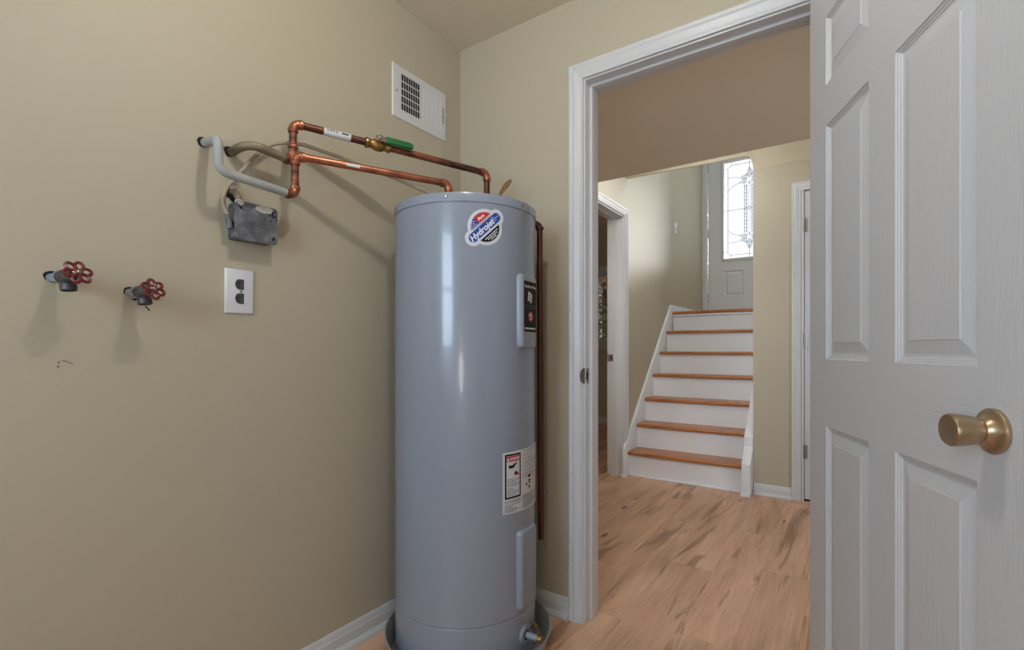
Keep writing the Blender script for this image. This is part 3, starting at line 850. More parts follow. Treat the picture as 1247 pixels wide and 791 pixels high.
# --- stickers wrapped on the tank
def wrap(mb2d, a0, z0, off):
    """cut flat polygons into strips and lay them on the tank"""
    bm = bmesh.new()
    for vs, fs in mb2d:
        bv = [bm.verts.new((x, y, 0)) for x, y in vs]
        for f in fs:
            try: bm.faces.new([bv[i] for i in f])
            except ValueError: pass
    xs = [v.co.x for v in bm.verts]; x = min(xs) + .006
    while x < max(xs):
        bmesh.ops.bisect_plane(bm, geom=bm.verts[:] + bm.edges[:] + bm.faces[:], plane_co=(x, 0, 0), plane_no=(1, 0, 0)); x += .006
    bm.verts.index_update()
    out = MB(); out.v = [Vector(cyl(a0 + math.degrees(v.co.x / HR), z0 + v.co.y, HR + off)) for v in bm.verts]
    for f in bm.faces: out.f.append([v.index for v in f.verts]); out.m.append(0)
    bm.free(); return out
def sticker_part(name, shapes, a0, z0, off, mat, par):
    return build(name, wrap(shapes, a0, z0, off), mat, par, sharp=60, keepn=True)
def P(poly): return (poly, [tuple(range(len(poly)))])
SA, SZ = -36.0, 1.4015
ca, sa = math.cos(R(43)), math.sin(R(43))
def rot(u, v, cu=0, cv=0): return (cu + u * ca - v * sa, cv + u * sa + v * ca)
def capsule(L0, L1, r, n=10):
    return [rot(L1 + r * math.cos(R(a)), r * math.sin(R(a))) for a in [-90 + 180 * i / n for i in range(n + 1)]] + \
           [rot(L0 + r * math.cos(R(a)), r * math.sin(R(a))) for a in [90 + 180 * i / n for i in range(n + 1)]]
def circle(r, n=40): return [(r * math.cos(2 * PI * i / n), r * math.sin(2 * PI * i / n)) for i in range(n)]
def cap_segment(r, d, a_lo, a_hi, n=14):
    """part of the disc beyond distance d along the rotated v axis, between rotated-frame angles"""
    pts = [(r * math.cos(R(a_lo + (a_hi - a_lo) * i / n)), r * math.sin(R(a_lo + (a_hi - a_lo) * i / n))) for i in range(n + 1)]
    return [rot(*p) for p in pts]
stk = sticker_part('brand_sticker', [P(circle(.0555))], SA, SZ, .0004, 'paper', wh)
stk['label'] = 'round white, blue and red sticker reading Hydrojet'
sticker_part('sticker_border', [P(capsule(-.0515, .048, .0255))], SA, SZ, .0005, 'paper', wh)
sticker_part('sticker_banner', [P(capsule(-.0515, .048, .0142))], SA, SZ, .0008, 'sblue', wh)
r_, d_ = .0455, .0205
a1 = math.degrees(math.asin(d_ / r_))
mid = 106
seg_red = [rot(r_ * math.cos(R(a)), r_ * math.sin(R(a))) for a in [a1 + (mid - a1) * i / 12 for i in range(13)]] + [rot(r_ * math.cos(R(mid)) * .62, d_)]
seg_blue = [rot(r_ * math.cos(R(a)), r_ * math.sin(R(a))) for a in [mid + (180 - a1 - mid) * i / 12 for i in range(13)]] + [rot(r_ * math.cos(R(mid)) * .62, d_)]
sticker_part('sticker_flag', [P(seg_red)], SA, SZ, .0008, 'sred', wh)
sticker_part('sticker_field', [P(seg_blue)], SA, SZ, .0008, 'sblue', wh)
ns = 12
seg_blk = [rot(r_ * math.cos(R(a)), r_ * math.sin(R(a))) for a in [180 + a1 + (180 - 2 * a1) * i / 16 for i in range(17)]]
sticker_part('sticker_segment', [P(seg_blk)], SA, SZ, .0008, 'sblack', wh)
stars = []
for u, v in ((-.034, .0245), (-.0262, .0245), (-.0185, .0245), (-.030, .0300), (-.022, .0300), (-.0255, .0352), (-.0168, .0352), (-.0205, .0395)):
    cu, cv = rot(u, v); stars.append(P([(cu + (.0026 if i % 2 == 0 else .0011) * math.sin(R(36 * i)), cv + (.0026 if i % 2 == 0 else .0011) * math.cos(R(36 * i))) for i in range(10)]))
sticker_part('sticker_stars', stars, SA, SZ, .0012, 'swhite', wh)['kind'] = 'stuff'
def rtext(txt, size, u, v, bold=0, shear=0, align='CENTER'):
    vs, fs = text2d(txt, size, shear, bold, align)
    return ([rot(a + u, b + v) for a, b in vs], fs)
sticker_part('lettering', [rtext('Hydrojet', .0258, -.0155, -.001, .0007, .25)], SA, SZ, .0012, 'swhite', wh)
sticker_part('lettering', [rtext('Pure', .0125, .0085, .0305, .0005, .2)], SA, SZ, .0012, 'swhite', wh)
sticker_part('lettering', [rtext('TOTAL', .0058, .0245, .0065, 0, 0, 'LEFT'), rtext('PERFORMANCE', .0058, .0245, .0005, 0, 0, 'LEFT'), rtext('SYSTEM', .0058, .0245, -.0055, 0, 0, 'LEFT')], SA, SZ, .0012, 'swhite', wh)
bars = []
random.seed(8)
for j, (u0, u1) in enumerate(((-.027, .024), (-.020, .018), (-.011, .012))):
    u = u0
    while u < u1:
        w_ = random.uniform(.003, .007)
        bars.append(P([rot(u, -.0262 - j * .0058), rot(u + w_, -.0262 - j * .0058), rot(u + w_, -.0292 - j * .0058), rot(u, -.0292 - j * .0058)])); u += w_ + .0014
u = -.036
while u < .036:
    bars_w = random.uniform(.002, .004)
    u += bars_w + .001
sticker_part('sticker_print', bars, SA, SZ, .0012, 'swhite', wh)['kind'] = 'stuff'
gb = []
u = -.037
while u < .037:
    w_ = random.uniform(.0015, .003); gb.append(P([rot(u, .0165), rot(u + w_, .0165), rot(u + w_, .0186), rot(u, .0186)])); u += w_ + .001
sticker_part('sticker_print', gb, SA, SZ, .0012, 'sgrey', wh)['kind'] = 'stuff'

# --- warning label
WA, WZ = -22.4, .609
k_ = HR * PI / 180
wl0, wl1 = 0, 58 * k_
lbl = sticker_part('warning_label', [P([(0, -.096), (wl1, -.105), (wl1, .100), (0, .096)])], WA, WZ, .0004, 'paper', wh)
lbl['label'] = 'white safety label with a black framed red danger heading'
def rc(u0, u1, v0, v1): return P([(u0, v0), (u1, v0), (u1, v1), (u0, v1)])
sticker_part('label_frame', [rc(.008, .076, -.050, .090)], WA, WZ, .0008, 'sblack', wh)
sticker_part('label_field', [rc(.0138, .0702, -.0442, .0842)], WA, WZ, .0011, 'paper', wh)
sticker_part('label_heading', [rc(.0145, .0695, .0665, .0833)], WA, WZ, .0014, 'sred', wh)
vs, fs = text2d('DANGER', .0102, 0, .0003)
sticker_part('lettering', [([(a + .0490, b + .0745) for a, b in vs], fs), P([(.0165, .0695), (.0255, .0695), (.0210, .0800)])], WA, WZ, .0017, 'swhite', wh)
sx_ = lambda q: [(.004 + a * 1.12, b) for a, b in q]
pic = [P([(.016 + u, .047 + v) for u, v in ((0, 0), (.006, -.003), (.011, .001), (.008, .008), (.002, .008))]),
       P([(.024, .048), (.028, .042), (.031, .046), (.038, .047), (.040, .056), (.034, .060), (.031, .053), (.026, .055)]),
       P([(.040, .052), (.046, .055), (.046, .063), (.041, .061)])]
pic = [P(sx_(q[0])) for q in pic]
sticker_part('pictogram', pic, WA, WZ, .0014, 'sblack', wh)
sticker_part('pictogram', [P(sx_([(.036, .022), (.056, .020), (.057, .025), (.050, .029), (.046, .036), (.043, .029), (.037, .032)]))], WA, WZ, .0014, 'sred', wh)
sticker_part('pictogram', [P(sx_([(.040, .026), (.049, .024), (.047, .033), (.042, .034)]))], WA, WZ, .0016, 'sblack', wh)
tb = []
random.seed(4)
def lines(u0, u1, v0, v1, step, hgt, gap=.15):
    v = v1
    while v > v0:
        u = u0; end = u1 - random.choice((0, 0, .3, .55)) * (u1 - u0)
        while u < end:
            w_ = random.uniform(.003, .009); tb.append(rc(u, min(u + w_, u1), v - hgt, v)); u += w_ + .0012
        v -= step * random.choice((1, 1, 1, 1.6))
lines(.0165, .068, -.043, .012, .0052, .0020)
lines(.007, .076, -.092, -.056, .0044, .0020)
lines(.086, .200, -.092, -.052, .0046, .0020)
lines(.086, .200, .000, .092, .0075, .0018)
sticker_part('label_print', tb, WA, WZ, .0015, 'sgrey', wh)['kind'] = 'stuff'
sticker_part('label_box', [rc(.086, .190, -.050, .012)], WA, WZ, .0008, 'spink', wh)
tb = []
for v0, v1, u0, u1 in ((.000, .007, .118, .140), (-.022, -.015, .124, .134), (-.036, -.027, .124, .134), (-.013, -.008, .120, .138), (-.023, -.015, .104, .112)): tb.append(rc(u0, u1, v0, v1))
sticker_part('pictogram', tb, WA, WZ, .0015, 'sblack', wh)
sticker_part('yellow_tag', [rc(53 * k_, 58.5 * k_, -.04, -.005)], WA, WZ, .002, 'yellow', wh)

# --- drain valve
da, dz = 1.5, .103
dn = outward(da)
dv = build('drain_valve', MB().lathe([(.013, .006), (.030, .006), (.031, .004), (.031, -.004), (.013, -.004)], cyl(da, dz), dn, 36), 'tankpart', wh)
build('valve_recess', MB().lathe([(.0005, .0065), (.0155, .0065), (.0155, .004)], cyl(da, dz), dn, 24), 'dark', dv)
sn = (dn + Vector((0, .15, -.08))).normalized()
build('drain_spout', MB().lathe([(.0085, .004), (.0105, .006), (.0105, .040), (.012, .042), (.012, .046), (.0112, .047), (.0112, .058), (.0085, .058), (.0085, .03)], cyl(da, dz), sn, 24, cap=False), 'tankpart', dv)
build('hose_thread', MB().lathe([(.0090, .040), (.0126, .040), (.0118, .043), (.0126, .046), (.0118, .049), (.0126, .052), (.0118, .055), (.0122, .058), (.0090, .0585), (.0088, .03)], cyl(da, dz), sn, 24, cap=False), 'brass', dv)
build('valve_knob', MB().lathe([(.004, 0), (.004, .016), (.007, .017), (.007, .026), (.001, .027)], Vector(cyl(da + 5, dz + .012)) + dn * .008, (dn + Vector((0, 0, .8))).normalized(), 16), 'brass', dv)

# --- drain pan
pr = .287
dp = build('drain_pan', MB().lathe([(.001, 0), (pr - .024, 0), (pr - .02, .003), (pr - .001, .070), (pr + .002, .072), (pr + .002, .075), (pr - .003, .075), (pr - .005, .071), (pr - .024, .0055), (pr - .028, .003), (.001, .003)], (HX + .011, HY + .002, 0), (0, 0, 1), 96), 'pan', sharp=30)
tag(dp, 'round grey sheet metal drain pan on the floor under the water heater', 'drain pan')
for k in range(3):
    a = R(-100 + 120 * k)
    f_ = build('foot', B((HX + .17 * math.cos(a) - .02, HX + .17 * math.cos(a) + .02, HY + .17 * math.sin(a) - .02, HY + .17 * math.sin(a) + .02, .003, .012)), 'boxmetal', wh)

# ------------------------------------------------------------------ plumbing
CR = .0111
def elbow(parent, p0, c, p1, mat='copper', L=.027, both=True):
    c = Vector(c); d0 = (Vector(p0) - c).normalized(); d1 = (Vector(p1) - c).normalized()
    a, b = c + d0 * L, c + d1 * L
    mb = MB().tube(bend(a, c, b, .0195, 10), CR + .0022, 18)
    for q, d in ((a, d0), (b, d1))[0 if both else 1:]:
        mb.lathe([(CR + .0018, -.012), (CR + .0036, -.010), (CR + .0040, -.006), (CR + .0030, -.002), (CR + .0034, 0), (CR + .0005, .0005)], q, d, 20)
    return build('elbow', mb, mat, parent, sharp=50)
def pipe(parent, a, b, mat='copper', r=CR, nm='pipe', n=18): return build(nm, MB().tube([a, b], r, n), mat, parent, sharp=50)
def lerp(a, b, t): return tuple(Vector(a).lerp(Vector(b), t))

# upper line (B) : tarnished stub, riser, ball valve, run to the far inlet
B0 = (.065, -.838, 1.589); B1 = (.065, -.838, 1.703); B2 = (.336, -.242, 1.674); B3 = (.336, -.242, 1.5068)
ub = thing('copper_pipe', (0, -.981, 1.587), 'upper copper water pipe with green handled ball valve, from the wall to the heater', 'pipe')
build('wall_stub', MB().tube(smooth_path([(.002, -.985, 1.582), (.03, -.981, 1.588), (.052, -.970, 1.594), (.064, -.948, 1.597), (.066, -.915, 1.595), (.065, -.864, 1.590)], 6), .0122, 18), 'oldpipe', ub)['label'] = 'tarnished olive brown pipe stub'
elbow(ub, (.065, -.9, 1.5905), B0, B1)
pipe(ub, (B0[0], B0[1], B0[2] + .02), (B1[0], B1[1], B1[2] - .02), 'copper_tar')
build('tee_collar', MB().lathe([(CR + .001, 0), (CR + .0035, .003), (CR + .0035, .010), (CR + .001, .013)], (B0[0], B0[1], B0[2] + .037), (0, 0, 1), 20), 'copper', ub)
elbow(ub, B0, B1, B2)
pipe(ub, lerp(B1, B2, .03), lerp(B1, B2, .345), 'copper_dark')
pipe(ub, lerp(B1, B2, .44), lerp(B1, B2, .975), 'copper_tar')
elbow(ub, B1, B2, B3)
pipe(ub, (B2[0], B2[1], B2[2] - .02), B3, 'copper_dark')
tp = build('pipe_label', MB().tube([lerp(B1, B2, .132), lerp(B1, B2, .255)], CR + .0006, 20), 'tape', ub)
tp['label'] = 'white printed label wrapped round the pipe'
dirB = (Vector(B2) - Vector(B1)).normalized()
side = Vector((dirB.y, -dirB.x, 0)).normalized()
up = dirB.cross(side) * -1 if (dirB.cross(side)).z < 0 else dirB.cross(side)
def tape_mark(t0, t1, a0, a1):
    mb = MB(); n = 4; p0 = Vector(lerp(B1, B2, t0)); p1 = Vector(lerp(B1, B2, t1)); vs = []
    for p in (p0, p1):
        for i in range(n + 1):
            a = R(a0 + (a1 - a0) * i / n); vs.append(p + (side * math.cos(a) + up * math.sin(a)) * (CR + .0009))
    mb.add(vs, [(i, i + 1, n + 2 + i, n + 1 + i) for i in range(n)]); return build('label_print', mb, 'sblack', tp)
tape_mark(.212, .245, 5, 28); 
for t in (.145, .158, .171, .186): tape_mark(t, t + .009, 5, 20); tape_mark(t, t + .007, 32, 44)
# ball valve
vb = lambda t: lerp(B1, B2, t)
v0 = Vector(vb(.325)); Lr = (Vector(B2) - Vector(B1)).length
def at(d): return v0 + dirB * d
bv = build('ball_valve', MB().lathe([(.0112, 0), (.0165, .001), (.0172, .006), (.0150, .010), (.0138, .020), (.0150, .024), (.0185, .030), (.0198, .040), (.0192, .052), (.0165, .058), (.0138, .062), (.0150, .070), (.0172, .074), (.0168, .080), (.0112, .081)], v0, dirB, 24), 'brass', ub)
build('bonnet', MB().lathe([(.010, .012), (.010, .023), (.007, .024), (.007, .030), (.001, .030)], at(.040), up * .5 + side * .86, 16), 'brass', bv)
hu = (up * .5 + side * .86).normalized(); hs = dirB.cross(hu).normalized()
hc = at(.040) + hu * .027
mb = MB(); hw2 = .0115
def hp_(d, s_, h_): return hc + dirB * d + hs * s_ + hu * h_
pts = [(-.013, 0, 0)]
mb.prism([(-.012, -hw2), (.030, -hw2), (.030, hw2), (-.012, hw2)], lambda u, v, w_: hp_(u, v, w_), -.001, .0016)
build('handle_plate', mb, 'chrome', bv, bevel=.0006)
build('handle_nut', MB().lathe([(.0075, 0), (.0075, .006), (.005, .007), (.005, .010), (.001, .010)], hc + hu * .0016, hu, 6), 'chrome', bv)
mb = MB()
grip = [(.024, -hw2 - .0015), (.100, -hw2 - .0015)] + [(.100 + (hw2 + .0015) * math.cos(R(a)), (hw2 + .0015) * math.sin(R(a))) for a in range(-75, 90, 15)] + [(.100, hw2 + .0015), (.024, hw2 + .0015)]
mb.prism(grip, lambda u, v, w_: hp_(u, v, w_), -.004, .0045)
build('handle_grip', mb, 'green', bv, bevel=.0016)['label'] = 'green vinyl handle grip'

# lower line (A)
A0 = (.095, -1.062, 1.570); A1 = (.095, -1.062, 1.489); A2 = (.095, -.850, 1.479); A3 = (.095, -.850, 1.595); A4 = (.315, -.427, 1.588); A5 = (.315, -.427, 1.5068)
la = thing('copper_pipe', (0, -1.052, 1.586), 'lower copper water pipe fed by a bent grey wall pipe', 'pipe')
path = bend((.002, -1.053, 1.586), A0, A1, .026, 8)[:-1] + bend(lerp(A0, A1, .6), A1, (.095, -.878, 1.4803), .026, 8)[0:]
build('grey_stub', MB().tube(path, .0120, 20), 'greypipe', la)['label'] = 'bent grey painted pipe'
elbow(la, (.095, -.9, 1.481), A2, A3)
pipe(la, (A2[0], A2[1], A2[2] + .02), (A3[0], A3[1], A3[2] - .02), 'copper_tar')
elbow(la, A2, A3, A4)
pipe(la, lerp(A3, A4, .04), lerp(A3, A4, .96))
elbow(la, A3, A4, A5)
pipe(la, (A4[0], A4[1], A4[2] - .02), A5)
dA = (Vector(A4) - Vector(A3)).normalized(); sA = Vector((dA.y, -dA.x, 0)).normalized(); uA = sA.cross(dA)
mb = MB(); vs = []
for t in (.30, .385):
    for i in range(5):
        a = R(-25 + i * 12); vs.append(Vector(lerp(A3, A4, t)) + (sA * math.cos(a) + uA * math.sin(a)) * (CR + .0004))
mb.add(vs, [(i, i + 1, 6 + i, 5 + i) for i in range(4)])
build('pipe_label', mb, 'tape', la)

# wall holes round the two stubs (dark gaps)
def ragged(cy, cz, r0, r1, seed, n=18):
    random.seed(seed)
    return [(cy + random.uniform(r0, r1) * math.cos(2 * PI * i / n), cz + random.uniform(r0, r1) * math.sin(2 * PI * i / n)) for i in range(n)]
wall = bpy.data.objects['wall_left']
def hole(cy, cz, r0, r1, seed, mat='dark', t=.0008, sy=1, sz=1):
    poly = [(cy + (a - cy) * sy, cz + (b - cz) * sz) for a, b in ragged(cy, cz, r0, r1, seed)]
    return build('wall_hole' if mat == 'dark' else 'plaster_patch', MB().prism(poly, lambda u, v, w_: (w_, u, v), 0, t), mat, wall, smooth=False)
hole(-1.058, 1.586, .013, .0165, 1); hole(-.990, 1.583, .013, .0165, 2)
hole(-.982, 1.466, .014, .022, 3, sz=1.1); hole(-1.364, 1.188, .0105, .0135, 4); hole(-1.223, 1.168, .0105, .0125, 5)

# TPR discharge tube at the right of the tank
dt = thing('discharge_pipe', (.50, -.133, .33), 'dark copper relief pipe hanging down the right side of the water heater', 'pipe')
elbow(dt, (.44, -.19, 1.485), (.497, -.135, 1.485), (.5, -.133, 1.3), 'copper_dark', .0200, False)
build('valve_nipple', MB().tube([(HX + .2482 * math.cos(R(49.7)), HY + .2482 * math.sin(R(49.7)), 1.485), (HX + .2530 * math.cos(R(49.7)), HY + .2530 * math.sin(R(49.7)), 1.485)], CR, 16), 'brass', dt)
pipe(dt, (.497, -.135, 1.470), (.502, -.133, .335), 'copper_dark')

# short wire pigtail on top of the heater
ct = thing('wire_tail', (.372, -.224, 1.506), 'short brown cable tail looping up from the top of the heater', 'cable')
build('cable', MB().tube(smooth_path([(.372, -.224, 1.506), (.374, -.222, 1.58), (.380, -.198, 1.630), (.388, -.174, 1.656), (.391, -.169, 1.656), (.388, -.176, 1.642), (.379, -.206, 1.604), (.377, -.222, 1.565)], 6), .0042, 8), plain('brown_cable', (138, 100, 68), .5, var=.12, vscale=40), ct)

# beige cable from the junction box behind the pipes to the heater
cb = thing('electric_cable', (.03, -1.0, 1.38), 'beige flat electric cable looping from the junction box behind the copper pipes', 'cable')
cp = [(.032, -1.002, 1.372), (.030, -1.010, 1.400), (.028, -1.019, 1.433), (.026, -1.010, 1.470), (.026, -.990, 1.498), (.028, -.965, 1.535), (.030, -.945, 1.566), (.030, -.897, 1.622), (.034, -.850, 1.648), (.040, -.800, 1.660),
      (.050, -.735, 1.659), (.060, -.66, 1.656), (.080, -.58, 1.647), (.110, -.50, 1.632), (.150, -.43, 1.610), (.19, -.385, 1.585), (.22, -.355, 1.54), (.22, -.355, 1.508)]
build('jacket', MB().tube(smooth_path(cp, 5), .0056, 10), 'cable', cb)
build('cable_clamp', MB().tube([(.034, -1.004, 1.360), (.031, -1.010, 1.398)], [.0085, .0066], 12), 'boxmetal', cb)
sw_ = [(.07, -.71, 1.668), (.075, -.66, 1.664), (.09, -.58, 1.650), (.105, -.52, 1.636)]

# ------------------------------------------------------------------ junction box
jb = thing('junction_box', (0, -.94, 1.333), 'weathered grey metal junction box hanging from the wall under the grey pipe', 'junction box')
def boxpoly(y0, y1, z0, z1, r=.006): return rrect(y0, y1, z0, z1, r, 3)
build('box_body', MB().prism(boxpoly(-.994, -.881, 1.336, 1.436), lambda u, v, w_: (w_, u, v), .0005, .046), 'boxmetal', jb, bevel=.0015)
cv_ = build('cover_plate', MB().prism(boxpoly(-.998, -.878, 1.332, 1.438, .009), lambda u, v, w_: (w_ + (v - 1.385) * .02, u, v), .0475, .051), 'boxmetal', jb, bevel=.001)
def slot(cy, cz, ang):
    poly = []
    for i in range(12):
        a = 2 * PI * i / 12; u, v = .0045 * math.cos(a) * (1.7), .0032 * math.sin(a)
        poly.append((cy + u * math.cos(ang) - v * math.sin(ang), cz + u * math.sin(ang) + v * math.cos(ang)))
    build('keyhole_slot', MB().prism(poly, lambda u, v, w_: (w_ + (v - 1.385) * .02, u, v), .0506, .0516), 'dark', cv_, smooth=False)
slot(-.985, 1.421, -.9); slot(-.890, 1.350, .9)
random.seed(12)
def blotch(cy, cz, ry, rz_, seed, mat, w1=.0522):
    random.seed(seed); n = 16
    poly = [(cy + ry * math.cos(2 * PI * i / n) * random.uniform(.7, 1.1), cz + rz_ * math.sin(2 * PI * i / n) * random.uniform(.7, 1.1)) for i in range(n)]
    poly = [(min(max(a, -.9965), -.8785), min(max(b, 1.334), 1.4365)) for a, b in poly]
    build('plaster_smear', MB().prism(poly, lambda u, v, w_: (w_ + (v - 1.385) * .02, u, v), .0508, w1), mat, cv_, smooth=False)
blotch(-.918, 1.428, .030, .012, 1, 'stucco')
blotch(-.985, 1.432, .010, .007, 2, 'stucco', .0535)
for i in range(14):
    blotch(-.890 + random.uniform(-.012, .009), 1.412 + random.uniform(-.016, .016), .0028, .0028, 20 + i, 'dark', .0514)
build('knockout', MB().lathe([(.001, 0), (.010, 0), (.010, .0015), (.001, .0015)], (.024, -.9942, 1.375), (0, -1, 0), 18), 'dark', jb)
build('knockout', MB().lathe([(.001, 0), (.010, 0), (.010, .0012), (.001, .0012)], (.024, -.9942, 1.408), (0, -1, 0), 18), 'steel', jb)
build('conduit_connector', MB().tube(smooth_path([(.026, -.974, 1.435), (.022, -.976, 1.452), (.010, -.980, 1.468), (.002, -.984, 1.474)], 5), .0095, 14), 'oldpipe', jb)
build('connector_nut', MB().lathe([(.010, 0), (.0135, .002), (.0135, .008), (.010, .010)], (.026, -.974, 1.436), (0, 0, 1), 8), 'stucco', jb)
build('plaster_lump', MB().lathe([(.001, 0), (.009, .001), (.010, .008), (.006, .013), (.001, .014)], (.002, -.984, 1.484), (1, .2, .2), 12), 'stucco', jb)

# ------------------------------------------------------------------ outlet
ou = thing('outlet', (0, -.963, 1.129), 'white jumbo outlet plate with dark sockets below the junction box', 'outlet')
Y0, Y1, Z0, Z1 = -1.003, -.923, 1.129, 1.2555
mb = MB(); rings = [[(0, Y0, Z0), (0, Y1, Z0), (0, Y1, Z1), (0, Y0, Z1)]]
for i_, x in ((0.0005, .002), (.0035, .006), (.005, .0065)):
    rings.append([(x, Y0 + i_, Z0 + i_), (x, Y1 - i_, Z0 + i_), (x, Y1 - i_, Z1 - i_), (x, Y0 + i_, Z1 - i_)])
vs = sum(rings, []); fs = []
for j in range(3):
    for k in range(4): fs.append((j * 4 + k, j * 4 + (k + 1) % 4, (j + 1) * 4 + (k + 1) % 4, (j + 1) * 4 + k))
fs.append((12, 13, 14, 15)); mb.add(vs, fs)
cp_ = build('cover_plate', mb, 'plastic', ou)
for zc in (1.2125, 1.1725):
    r0 = .0172
    disc = [(-.9605 + r0 * math.cos(2 * PI * i / 28), zc + max(-.0148, min(.0148, r0 * math.sin(2 * PI * i / 28)))) for i in range(28)]
    rcp = build('receptacle', MB().prism(disc, lambda u, v, w_: (w_, u, v), .0066, .0074), 'plastic', ou, smooth=False)
    face = [(u, v) for u, v in disc if u < -.9525] + []
    top = max(v for u, v in disc); face = [p_ for p_ in disc if p_[0] <= -.953]
    build('socket_face', MB().prism(face, lambda u, v, w_: (w_, u, v), .0072, .0079), plain('socket_grey', (74, 74, 74), .5, var=.25, vscale=60) if 'sock' not in M else M['sock'], rcp, smooth=False)
    for dy in (-.0125, -.006):
        build('slot', B((.0079, .0083, -.9605 + dy, -.9605 + dy + .0022, zc - .002, zc + .007)), 'dark', rcp)
    build('ground_hole', MB().lathe([(.0001, .0004), (.0024, .0004), (.0024, 0)], (.0079, -.9675, zc - .0075), (1, 0, 0), 10), 'dark', rcp)
build('cover_screw', MB().lathe([(.0034, 0), (.0034, .0008), (.002, .0014), (.0003, .0014)], (.0066, -.9605, 1.1925), (1, 0, 0), 14), 'steel', ou)

# ------------------------------------------------------------------ register vent
vt = thing('wall_register', (0, -.2485, 1.917), 'white metal wall register vent high beside the room corner', 'vent')
VY0, VY1, VZ0, VZ1 = -.398, -.100, 1.917, 2.122
mb = MB()
gy0, gym0, gym1, gy1, gz0, gz1 = -.357, -.248, -.240, -.132, 1.955, 2.094
def vring(y0, y1, z0, z1): return [(y0, z0), (y1, z0), (y1, z1), (y0, z1)]
def fr(x, i_): return [(x, VY0 + i_, VZ0 + i_), (x, VY1 - i_, VZ0 + i_), (x, VY1 - i_, VZ1 - i_), (x, VY0 + i_, VZ1 - i_)]
def inn(x): return [(x, gy0, gz0), (x, gy1, gz0), (x, gy1, gz1), (x, gy0, gz1)]
rings = [fr(0, 0), fr(.003, .0), fr(.006, .004), inn(.006), inn(.0015)]
vs = sum(rings, []); fs = []
for j in range(4):
    for k in range(4): fs.append((j * 4 + k, j * 4 + (k + 1) % 4, (j + 1) * 4 + (k + 1) % 4, (j + 1) * 4 + k))
mb.add(vs, fs); build('frame', mb, 'vent', vt)
build('duct_back', B((.0008, .0014, gy0, gy1, gz0, gz1)), 'dark', vt)
build('mullion', B((.0015, .006, gym0 - .004, gym1 + .004, gz0, gz1)), 'vent', vt)
def louvre(y, ang, w_=.011):
    c, s = math.cos(R(ang)), math.sin(R(ang)); t = .0007
    pts = [(-w_ / 2, -t), (w_ / 2, -t), (w_ / 2, t), (-w_ / 2, t)]
    build('slat', MB().prism([(a * c - b * s, a * s + b * c) for a, b in pts], lambda u, v, z: (.0045 + v * .55, y + u, z), gz0, gz1), 'vent', vt, smooth=False)
n = 9
for i in range(n):
    louvre(gy0 + .004 + (gym0 - .004 - gy0 - .008) * i / (n - 1), 128, .0085)
for i in range(n):
    louvre(gym1 + .009 + (gy1 - gym1 - .014) * i / (n - 1), 42, .0094)
for i in range(4):
    z = gz0 + (gz1 - gz0) * (i + 1) / 5
    build('crossbar', B((.0030, .0062, gy0, gym0, z - .0016, z + .0016)), 'vent', vt)
lv = build('lever_slot', B((.0061, .0066, -.1195, -.1160, 1.99, 2.055)), 'dark', vt)
build('damper_lever', MB().tube([(.006, -.1178, 2.022), (.016, -.1165, 2.022), (.022, -.110, 2.026)], .0018, 8), 'vent', vt)
for y in (-.378,): build('vent_screw', MB().lathe([(.004, 0), (.004, .0008), (.001, .0016)], (.006, y, 2.02), (1, 0, 0), 12), 'steel', vt)

# ------------------------------------------------------------------ hose faucets
def faucet(y, z, label, dy, rollw, tilt, wheel_r, petals, spout):
    o = thing('hose_faucet', (0, y, z), label, 'faucet', 'red handled faucets on the left wall')
    out = Vector((1, dy, 0)).normalized()
    b = Vector((0, y, z))
    build('supply_pipe', MB().tube([b + out * .0008, b + out * .030], .0095, 16), 'bluepipe', o)
    build('hex_collar', MB().lathe([(.0095, .024), (.0135, .025), (.0140, .030), (.0140, .036), (.0125, .038)], b, out, 6), 'bluepipe', o)
    build('valve_body', MB().lathe([(.010, .034), (.0125, .037), (.0120, .046), (.0150, .052), (.0160, .062), (.0150, .072), (.0120, .078), (.0100, .084), (.006, .086)], b, out, 20), 'valve', o)
    sp0 = b + out * .062
    so_ = build('spout', MB().lathe([(.0100, -.004), (.0100, .012), (.0110, .015), (.0140, .017), (.0148, .020), (.0148, .029), (.0140, .031), (.0118, .031), (.0110, .024), (.0005, .022)], sp0, Vector((.12, spout, -1)), 28, cap=False), 'valve', o)
    build('spout_bore', MB().lathe([(.0005, .0230), (.0110, .0232)], sp0, Vector((.12, spout, -1)), 24, cap=False), 'dark', so_)
    ax = (out + Vector((0, 0, math.tan(R(tilt))))).normalized()
    hub = b + out * .080 + Vector((0, 0, -.003))
    wc = hub + ax * .020
    build('stem', MB().lathe([(.0085, -.016), (.0085, .004), (.0065, .006), (.0045, .007), (.0045, .020)], hub, ax, 14), 'valve', o)
    u = Vector((0, 1, 0)) - ax * ax.y; u.normalize(); v = ax.cross(u)
    mb = MB()
    n = petals; pr_ = wheel_r * .40; cr = wheel_r - pr_
    for i in range(n):
        a = R(rollw) + 2 * PI * i / n
        c = wc + (u * math.cos(a) + v * math.sin(a)) * cr + ax * .002
        rad = (u * math.cos(a) + v * math.sin(a)); tanv = ax.cross(rad)
        pw = min(pr_, cr * math.sin(PI / n) * 1.02)
        mb.tube([c + rad * (pr_ * .98 * math.cos(2 * PI * j / 16)) + tanv * (pw * math.sin(2 * PI * j / 16)) for j in range(16)], .0034, 8, closed=True)
    mb.lathe([(.0065, -.003), (.0095, -.002), (.0105, .001), (.0095, .004), (.0050, .005)], wc, ax, 20)
    wo = build('hand_wheel', mb, 'red', o)
    wo['label'] = 'red enamelled hand wheel with looped petals'
    build('wheel_screw', MB().lathe([(.0045, 0), (.0045, .002), (.001, .0035)], wc + ax * .0048, ax, 12), 'steel', wo)
    return o
